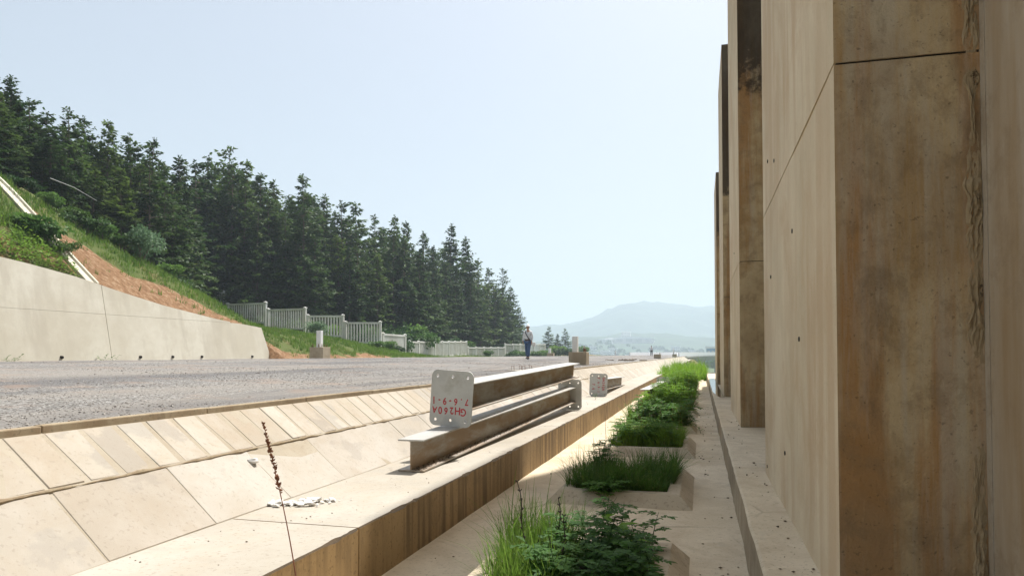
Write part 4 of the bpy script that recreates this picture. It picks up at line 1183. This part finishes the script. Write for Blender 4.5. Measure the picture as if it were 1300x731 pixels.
# bare leaning trunk among the trees
a, b = at(60, 37.5, 225), at(120, 39, 254)
m = MB(); m.tube([a, a.lerp(b, .5) + Vector((0, 0, .12)), b], [.022, .018, .01], 6)
tag(m.build('fallen_branch', M['fargrey']), 'pale bare branch hanging across the dark firs at left', 'branch')

# ------------------------------------------------------------------ shrubs
def shrub_mesh(seed, r, h, n, ll, mat, lw=.4):
    rnd = random.Random(seed); m = MB(); st = MB()
    lob = [(rnd.gauss(0, r * .45), rnd.gauss(0, r * .45), h * rnd.uniform(.3, .75), rnd.uniform(.35, .6)) for _ in range(9)]
    for (x, y, z, q) in lob: st.tube([(x * .1, y * .1, -.1), (x * .6, y * .6, z * .6), (x, y, z)], [.03 * r, .02 * r, .008 * r], 4, caps=False)
    for k in range(n):
        x, y, z, q = rnd.choice(lob)
        d = Vector((rnd.gauss(0, 1), rnd.gauss(0, 1), rnd.gauss(.15, .9))).normalized(); rr = q * r * (rnd.random() ** .4)
        c = Vector((x, y, z)) + Vector((d.x * rr, d.y * rr, d.z * rr * h / r * .55))
        if c.z < .02: c.z = rnd.uniform(.02, .2)
        leafq(m, c, d + Vector((rnd.gauss(0, .5), rnd.gauss(0, .5), rnd.gauss(-.2, .5))), (rnd.gauss(0, .4), rnd.gauss(0, .4), 1), ll * rnd.uniform(.7, 1.3), ll * lw * rnd.uniform(.7, 1.2))
    return m.mesh('foliage', mat), st.mesh('stems', M['bark'])
SH = [shrub_mesh(1, 1.0, 1.2, 1500, .14, M['shrub']), shrub_mesh(2, 1.0, 1.1, 1500, .15, M['shrub_dark']), shrub_mesh(3, 1.0, 1.4, 1700, .12, M['shrub_pale']), shrub_mesh(4, 1.0, 1.0, 520, .30, M['shrub'], .34)]
def shrub(kind, u, s, v, r, h, label, group=None):
    p = at(u, s); z = hz(p.x, p.y) if p.x < -20.5 else gz(p.x)
    if v is not None: z = CAM_H + (450 - v) * s / FPX
    e = empty('shrub', (p.x, p.y, z), u * .7); e.scale = (r, r, h); f, st = SH[kind]
    inst(f, 'foliage', e); inst(st, 'stems', e); tag(e, label, 'shrub', group)
shrub(2, 176, 36.5, None, 1.0, 1.25, 'round pale leaved shrub at the forest edge above the bare soil')
shrub(0, 128, 34.5, None, .9, .8, 'bright low shrub left of the round pale shrub')
shrub(2, 402, 55, None, .8, .9, 'pale shrub growing against the fence above the white stub post')
shrub(3, 52, 27.6, None, .75, .75, 'big leaved bright weed clump above the retaining wall')
shrub(3, 30, 27.2, None, .7, .6, 'big leaved weed at the left end of the wall top')
shrub(1, 76, 27.8, None, .5, .5, 'dark bush between the big leaved weed and the gutter')
shrub(0, 232, 44, None, .8, .7, 'small green shrub on the crest left of the fence')
shrub(0, 300, 69, None, .9, .8, 'light shrub behind the first fence panels')
edge_sh = [(150, 36, 1, .8), (205, 40, 0, .8), (218, 42, 1, .9), (228, 43, 0, .7), (268, 70, 1, 1.0), (345, 64, 0, 1.1), (372, 63, 1, 1.2), (425, 64, 0, 1.3), (455, 66, 1, 1.3), (470, 72, 0, 2.0), (500, 68, 1, 1.4), (510, 76, 1, 2.8), (524, 80, 0, 3.0), (530, 76, 0, 2.2), (560, 98, 1, 2.0), (588, 100, 0, 1.8), (610, 118, 1, 2.0), (628, 118, 0, 2.2), (642, 128, 0, 2.4), (655, 118, 1, 1.7), (570, 96, 0, 1.6), (90, 34, 1, .7), (60, 33, 0, .6), (110, 34, 1, .8), (20, 31.5, 1, .6)]
for u, s, k, r in edge_sh:
    shrub(k, u, s, None, r, r * .95, near_label('leafy undergrowth shrub', u), 'undergrowth along the forest edge')
for bi, (u, s, k, r, h) in enumerate(((476, 57, 0, .7, .5), (495, 60, 0, .7, .7), (503, 62, 1, .6, .6), (617, 95, 0, .8, .8), (650, 108, 1, 1.3, 1.1), (659, 110, 0, 1.1, 1.0), (682, 112, 1, 1.2, 1.1), (692, 130, 0, 1.6, 1.4), (706, 150, 0, 2.2, 2.0), (720, 150, 1, 2.2, 2.2), (735, 170, 0, 2.0, 1.8))):
    p = at(u, s); shrub(k, u, s, (455 if p.x > -20.5 else None), r, h, f'low green bush {nth[bi]} from the left in the row before the far fence', 'bushes in front of the far fence')

# ------------------------------------------------------------------ grass on the slope
rnd = random.Random(6); m = MB()
def tri_tuft(x, y, z, h, k):
    for e in range(k):
        a = rnd.uniform(0, 6.28); w = rnd.uniform(.012, .03); l_ = rnd.uniform(.1, .6) * h; hh = h * rnd.uniform(.5, 1.1)
        bx, by = x + rnd.gauss(0, .07), y + rnd.gauss(0, .07); ca, sa = math.cos(a), math.sin(a)
        m.face([(bx - sa * w, by + ca * w, z - .03), (bx + sa * w, by - ca * w, z - .03), (bx + ca * l_, by + sa * l_, z + hh)])
pts = []
for k in range(32000):
    y = rnd.uniform(15, 66); x = rnd.uniform(-21.2, -40)
    if y < YEND + .2 and x > -22.5: continue
    if y < 20 and x > -22.5: continue
    if x < -29 and y < 40: continue
    if bare(x, y) > .3 and rnd.random() < .93: continue
    if abs(y - YJ) < .36 and x > -30: continue
    if fbm(x * .6, y * .6, 4) < -.22: continue
    pts.append((x, y))
zs = hill_z(np.array([p[0] for p in pts]), np.array([p[1] for p in pts]))
for (x, y), z in zip(pts, zs):
    hh = rnd.uniform(.12, .3) * (1.5 if y < 24 else 1) * (1 + .8 * max(0, fbm(x * .4, y * .4, 9)))
    tri_tuft(x, y, z + .03, hh, 4)
for k in range(2600):
    y = rnd.uniform(60, 135); x = -21 - rnd.random() ** 1.5 * 9; tri_tuft(x, y, hz(x, y), rnd.uniform(.2, .5), 3)
tag(m.build('slope_grass', M['slope_grass']), 'rough green grass covering the slope and bank', 'grass', kind='stuff')
m = MB(); rnd = random.Random(66)
for k in range(3200):                                  # taller weeds along the wall top left of the gutter
    y = rnd.uniform(12, YJ - .4); x = -22.5 - abs(rnd.gauss(0, .9)); z = hz(x, y)
    a = rnd.uniform(0, 6.28); leafq(m, (x, y, z + rnd.uniform(.0, .45)), (math.cos(a), math.sin(a), rnd.uniform(-.2, .9)), (0, 0, 1), rnd.uniform(.12, .26), rnd.uniform(.02, .05))
tag(m.build('slope_weeds', M['shrub']), 'leafy weeds growing along the top of the pale retaining wall', 'weeds', kind='stuff')
# little weeds at the foot of the left wall
for u in (15, 135):
    p = at(u, 1.0); y_, s_ = y_at(u, -21.2); mm = MB(); r_ = random.Random(u)
    for k in range(6): weed(mm, (-21.1 + r_.gauss(0, .1), y_ + r_.gauss(0, .2), gz(-20.2)), r_.uniform(.3, .55), r_, .12, .03, 7, .5, compound=False)
    tag(mm.build('small_weed', [M['shrub'], M['shrub']]), 'small weed at the foot of the pale wall, ' + ('near the left border' if u == 15 else 'at the wall joint'), 'weed')

# ------------------------------------------------------------------ people
def skin_obj(name, chains, mat, parent, sub=1, root=0):
    """chains: lists of (x, y, z, r); equal first points join up"""
    vs, rs, es, key = [], [], [], {}
    def vid(p):
        k = tuple(round(c, 4) for c in p[:3])
        if k not in key: key[k] = len(vs); vs.append(p[:3]); rs.append(p[3])
        return key[k]
    for ch in chains:
        ids = [vid(p) for p in ch]
        es += list(zip(ids[:-1], ids[1:]))
    me = bpy.data.meshes.new(name); me.from_pydata(vs, es, []); ob = bpy.data.objects.new(name, me); COL.objects.link(ob)
    sk = ob.modifiers.new('skin', 'SKIN'); sk.use_smooth_shade = True
    for k, v in enumerate(me.skin_vertices[0].data): 
        r = rs[k]; v.radius = r if isinstance(r, tuple) else (r, r); v.use_root = (k == root)
    sb = ob.modifiers.new('sub', 'SUBSURF'); sb.levels = sub; sb.render_levels = sub
    dg = bpy.context.evaluated_depsgraph_get(); dg.update()
    out = bpy.data.meshes.new_from_object(ob.evaluated_get(dg)); out.name = name
    bpy.data.objects.remove(ob); out.materials.clear(); out.materials.append(mat)
    return inst(out, name, parent)
def person(loc, rz, label, H=1.0, helmet=True, trousers='jeans', bag=True):
    e = empty('person', loc, rz); e.scale = (H, H, H)
    tag(e, label, 'person', 'people walking on the track bed')
    # local: faces -Y, walking; left leg forward
    hip = (0, 0, .93); sh = (0, 0, 1.40)
    LL = [(.09, 0, .90), (.10, -.10, .50), (.10, -.12, .09)]; RL = [(-.09, 0, .90), (-.10, .02, .50), (-.10, .14, .11)]
    LA = [(.185, 0, 1.38), (.235, .04, 1.12), (.23, -.02, .88)]; RA = [(-.185, 0, 1.38), (-.235, .0, 1.12), (-.25, -.05, .88)]
    P = lambda p, r: (p[0], p[1], p[2], r)
    ch = [[P(hip, .12), P((0, 0, 1.12), .115), P(sh, .11), (0, 0, 1.49, .055), (0, -.01, 1.56, .062), (0, -.012, 1.64, .082), (0, -.005, 1.71, .07)]]
    for leg in (LL, RL):
        ch.append([P(hip, .12), P(leg[0], .085), P(leg[1], .055), P(leg[2], .04), (leg[2][0], leg[2][1] - .12, leg[2][2] - .055, .03)])
    for arm in (LA, RA):
        w = arm[2]; ch.append([P(sh, .11), P(arm[0], .055), P(arm[1], .042), P(w, .028), (w[0], w[1] - .012, w[2] - .05, (.03, .02))])
        pm = (w[0], w[1] - .012, w[2] - .05)
        for k, (dy, L) in enumerate(((-.028, .07), (-.01, .08), (.01, .075), (.026, .06))):
            sx = -1 if w[0] > 0 else 1
            ch.append([(*pm, (.03, .02)), (pm[0], pm[1] + dy, pm[2] - .04, .009), (pm[0] + sx * .006, pm[1] + dy * 1.1, pm[2] - .04 - L * .5, .008), (pm[0] + sx * .02, pm[1] + dy * 1.1, pm[2] - .04 - L, .0065)])
        ch.append([(*pm, (.03, .02)), (pm[0], pm[1] - .038, pm[2] - .012, .009), (pm[0] - .002, pm[1] - .05, pm[2] - .05, .0075)])
    body = skin_obj('body', ch, M['skin'], e, 1)
    f = MB()
    for sx in (-1, 1): f.tube([(sx * .028, -.088, 1.638), (sx * .028, -.0955, 1.638)], .011, 8)
    f.build('eye', M['black'], body)
    f = MB(); f.add([(-.012, -.088, 1.605), (.012, -.088, 1.605), (0, -.115, 1.607), (0, -.09, 1.645)], [(0, 1, 2), (0, 2, 3), (1, 3, 2), (0, 3, 1)]); f.build('nose', M['skin'], body)
    f = MB(); f.box(-.024, .024, -.084, -.076, 1.572, 1.58); f.build('mouth', M['red'], body)
    f = MB()
    for sx in (-1, 1): f.tube([(sx * .078, .0, 1.615), (sx * .09, .005, 1.645), (sx * .08, .0, 1.665)], [.012, .016, .01], 6)
    f.build('ear', M['skin'], body)
    skin_obj('shirt', [[(0, 0, .92, (.165, .12)), (0, 0, 1.12, (.165, .125)), (0, 0, 1.36, (.175, .12)), (0, .0, 1.455, .075)],
                       [(0, 0, 1.36, (.175, .12)), (.18, 0, 1.385, .078), (.238, .04, 1.12, .064), (.232, -.015, .91, .045)],
                       [(0, 0, 1.36, (.175, .12)), (-.18, 0, 1.385, .078), (-.238, .0, 1.12, .064), (-.25, -.045, .91, .045)]], M['shirt'], e, 1)
    tr = [[(0, 0, .93, (.165, .125)), (.092, 0, .86, .105), (.10, -.10, .50, .082), (.10, -.12, .10, .068)], [(0, 0, .93, (.165, .125)), (-.092, 0, .86, .105), (-.10, .02, .50, .082), (-.10, .135, .12, .068)]]
    skin_obj('trousers', tr, M[trousers], e, 1)
    for sx, y, zz in ((1, -.12, 0), (-1, .13, .02)):
        skin_obj('shoe', [[(sx * .1, y + .05, .05 + zz, .05), (sx * .1, y - .05, .04 + zz, .045), (sx * .1, y - .17, .032 + zz, .034)]], M['shoe'], e, 1)
    m = MB(); n = 20
    for z in (.95, 1.0):
        for k in range(n): a = 2 * math.pi * k / n; m.v.append((.178 * math.cos(a), .142 * math.sin(a), z))
    for k in range(n): m.f.append((k, (k + 1) % n, n + (k + 1) % n, n + k)); m.m.append(0)
    m.build('belt', M['black'], e)
    m = MB()
    for sy in (-1, 1):
        pts = [(-.13, sy * .06, 1.46), (-.08, sy * .135, 1.36), (0, sy * .148, 1.22), (.1, sy * .145, 1.07), (.165, sy * .1, .97)]
        for k in range(4):
            a, b = Vector(pts[k]), Vector(pts[k + 1]); w = Vector((.018, 0, .018)); m.face([a - w, a + w, b + w, b - w])
    if bag: m.build('shoulder_strap', M['black'], e)
    m = MB()
    for j in range(6):
        for k in range(14): a = 2 * math.pi * k / 14; t = j / 5 * math.pi / 2; m.v.append((.092 * math.cos(a) * math.cos(t), .005 + .105 * math.sin(a) * math.cos(t), 1.672 + .105 * math.sin(t)))
    for j in range(5):
        for k in range(14): m.f.append((j * 14 + k, j * 14 + (k + 1) % 14, (j + 1) * 14 + (k + 1) % 14, (j + 1) * 14 + k)); m.m.append(0)
    hm = m.build('helmet' if helmet else 'hair', M['helmet'] if helmet else M['hair'], e, smooth=True)
    if helmet:
        b = MB(); n = 20
        for rr, z in ((1.0, 1.676), (1.28, 1.668)):
            for k in range(n): a = 2 * math.pi * k / n; q = rr * (1.12 if (math.sin(a) < -.3 and rr > 1) else 1); b.v.append((.095 * rr * math.cos(a), .005 + .107 * q * math.sin(a), z))
        for k in range(n): b.f.append((k, (k + 1) % n, n + (k + 1) % n, n + k)); b.m.append(0)
        b.build('brim', M['helmet'], hm)
        hb = MB()
        for k in range(12):
            a = math.pi * k / 11
            hb.v += [(.088 * math.cos(a), .02 + .085 * math.sin(a), 1.672), (.07 * math.cos(a), .02 + .07 * math.sin(a), 1.56)]
        for k in range(11): hb.f.append((2 * k, 2 * k + 2, 2 * k + 3, 2 * k + 1)); hb.m.append(0)
        hb.build('hair', M['hair'], e, smooth=True)
    return e
pp = Vector((-8.72, 36.7, 0)); pp.z = gz(pp.x)
pe = person(pp, -.24, 'walking person in white shirt, blue jeans and white hard hat with a dark strap', 1.02)
bgp = MB(); bgp.box(-.09, .09, -.05, .05, -.11, .09); bg = bgp.build('plastic_bag', M['litter'], bevel=.03); bg.location = (pp.x + .34, pp.y - .1, pp.z + .78); tag(bg, 'small white bag hanging at the side of the nearer walking person', 'bag')
p2 = at(827, 122); p2 = Vector((p2.x, p2.y, gz(p2.x)))
person(p2, .2, 'tiny distant person in white top and dark trousers far down the track bed', 1.0, False, 'black', False)

# ------------------------------------------------------------------ far end: viaduct, buildings
vd = empty('viaduct', (-6, 190, -6)); tag(vd, 'pale concrete viaduct with parapets curving right in the haze', 'bridge')
VI = Matrix.Translation((6, -190, 6))
cen = []
for k in range(19):
    t = k / 18; cen.append((-11 + 2 * t + 80 * t ** 2.2, 178 + 330 * t, .9 + 1.2 * t))
def strip(offs, name, mat):
    m = MB()
    for k, (x, y, z) in enumerate(cen):
        q = cen[min(18, k + 1)]; r = cen[max(0, k - 1)]; d = Vector((q[0] - r[0], q[1] - r[1], 0)).normalized(); nrm = Vector((d.y, -d.x, 0))
        for (o_, dz_) in offs: m.v.append((x + nrm.x * o_, y + nrm.y * o_, z + dz_))
    n = len(offs)
    for k in range(18):
        for q in range(n): r = (q + 1) % n; m.f.append((k * n + q, k * n + r, (k + 1) * n + r, (k + 1) * n + q)); m.m.append(0)
    m.f.append(tuple(range(n))); m.f.append(tuple(range(18 * n, 19 * n))[::-1]); m.m += [0, 0]
    o = m.build(name, mat, None, fix=True); o.parent = vd; o.matrix_parent_inverse = VI
strip([(-6, -.4), (-6, 0), (6, 0), (6, -.4), (3, -2.2), (-3, -2.2)], 'deck', M['fargrey'])
strip([(5.7, 0.003), (5.7, 1.15), (5.95, 1.15), (5.95, 0.003)], 'parapet', M['farroof'])
strip([(-5.95, 0.003), (-5.95, 1.15), (-5.7, 1.15), (-5.7, 0.003)], 'parapet', M['farroof'])
for k in range(1, 18, 2):
    x, y, z = cen[k]; m = MB(); m.box(x - 1.6, x + 1.6, y - 1, y + 1, -8, z - 2.15); o = m.build('pier', M['fargrey']); o.parent = vd; o.matrix_parent_inverse = VI
def building(u, s, h, w, d, label, wall, roof, group=None, gable=False, nwin=5, zb=None):
    p = at(u, s); zb = max(-7, mz(p.x, p.y)) if zb is None else zb
    e = empty('far_building', (p.x, p.y, zb)); tag(e, label, 'building', group)
    m = MB(); m.box(-w / 2, w / 2, -d / 2, d / 2, -3, h); m.build('wall', wall, e)
    m = MB()
    if gable: m.prism_y([(-w / 2 - 1, h), (w / 2 + 1, h), (w / 2 + 1, h + .6), (0, h + max(1.5, w * .05)), (-w / 2 - 1, h + .6)], -d / 2 - 1, d / 2 + 1)
    else: m.box(-w / 2 - .8, w / 2 + .8, -d / 2 - .8, d / 2 + .8, h, h + 1.2)
    m.build('roof', roof, e, fix=True)
    wm = MB(); wm.box(-w / nwin * .32, w / nwin * .32, -.08, .02, 0, h * .3); wme = wm.mesh('window', M['fargrey'])
    for fl in (0.12, .58):
        for k in range(nwin): inst(wme, 'window', e, (-w / 2 + w * (k + .5) / nwin, -d / 2, h * fl))
building(800, 1350, 6, 88, 40, 'wide white roofed hall in the haze below the mountain', M['farwhite'], M['farroof'], gable=True)
building(795, 1400, 12, 16, 20, 'small white block rising behind the wide white roofed hall', M['farwhite'], M['farroof'])
building(768, 1330, 6, 26, 24, 'low white building at the left end of the wide hall', M['farwhite'], M['farroof'])
building(905, 470, 12.5, 8, 8, 'blue walled building with white frame beside the wall end', M['farblue'], M['farroof'], nwin=3)
rnd = random.Random(55)
for k in range(16):
    building(rnd.uniform(735, 905), rnd.uniform(750, 1250), rnd.uniform(4, 9), rnd.uniform(9, 20), 12, 'small pale building lost in the haze of the valley', M['farwhite'], M['farroof'], 'hazy valley buildings', nwin=4)
# far woods on the valley floor
FW = MB(); rnd = random.Random(88)
for k in range(900):
    x, y = rnd.uniform(-420, 260), rnd.uniform(330, 1300)
    if x < -.2 * y - 20 and y < 400: continue
    r = rnd.uniform(3, 7); h = rnd.uniform(3.5, 8); z = max(-7, mz(x, y)) 
    for e in range(22):
        a = rnd.uniform(0, 6.28); b = rnd.uniform(0, 1.4); c = Vector((x + r * math.cos(a) * math.cos(b) * .8, y + r * math.sin(a) * math.cos(b) * .8, z + h * (.25 + .6 * math.sin(b))))
        q = Vector((rnd.gauss(0, 1), rnd.gauss(0, 1), rnd.gauss(0, 1))).normalized(); w = q.orthogonal().normalized() * r * .33; hh = q.cross(w)
        FW.face([c - w - hh, c + w - hh, c + w * .8 + hh, c - w * .8 + hh])
tag(FW.build('far_woods', M['shrub_dark']), 'hazy woods and thickets on the valley floor', 'trees', kind='stuff')

# ------------------------------------------------------------------ haze
m = MB(); m.box(-6200, 6200, -700, 6200, -9.5, 260)
hzm = bpy.data.materials.new('haze_air'); hzm.use_nodes = True
nt = hzm.node_tree; nt.nodes.remove(nt.nodes["Principled BSDF"])
pv = nt.nodes.new("ShaderNodeVolumePrincipled"); pv.inputs["Color"].default_value = (.68, .80, .92, 1); pv.inputs["Density"].default_value = .00058; pv.inputs["Anisotropy"].default_value = .2
nt.links.new(pv.outputs[0], nt.nodes["Material Output"].inputs["Volume"])
tag(m.build('haze', hzm), kind='stuff')
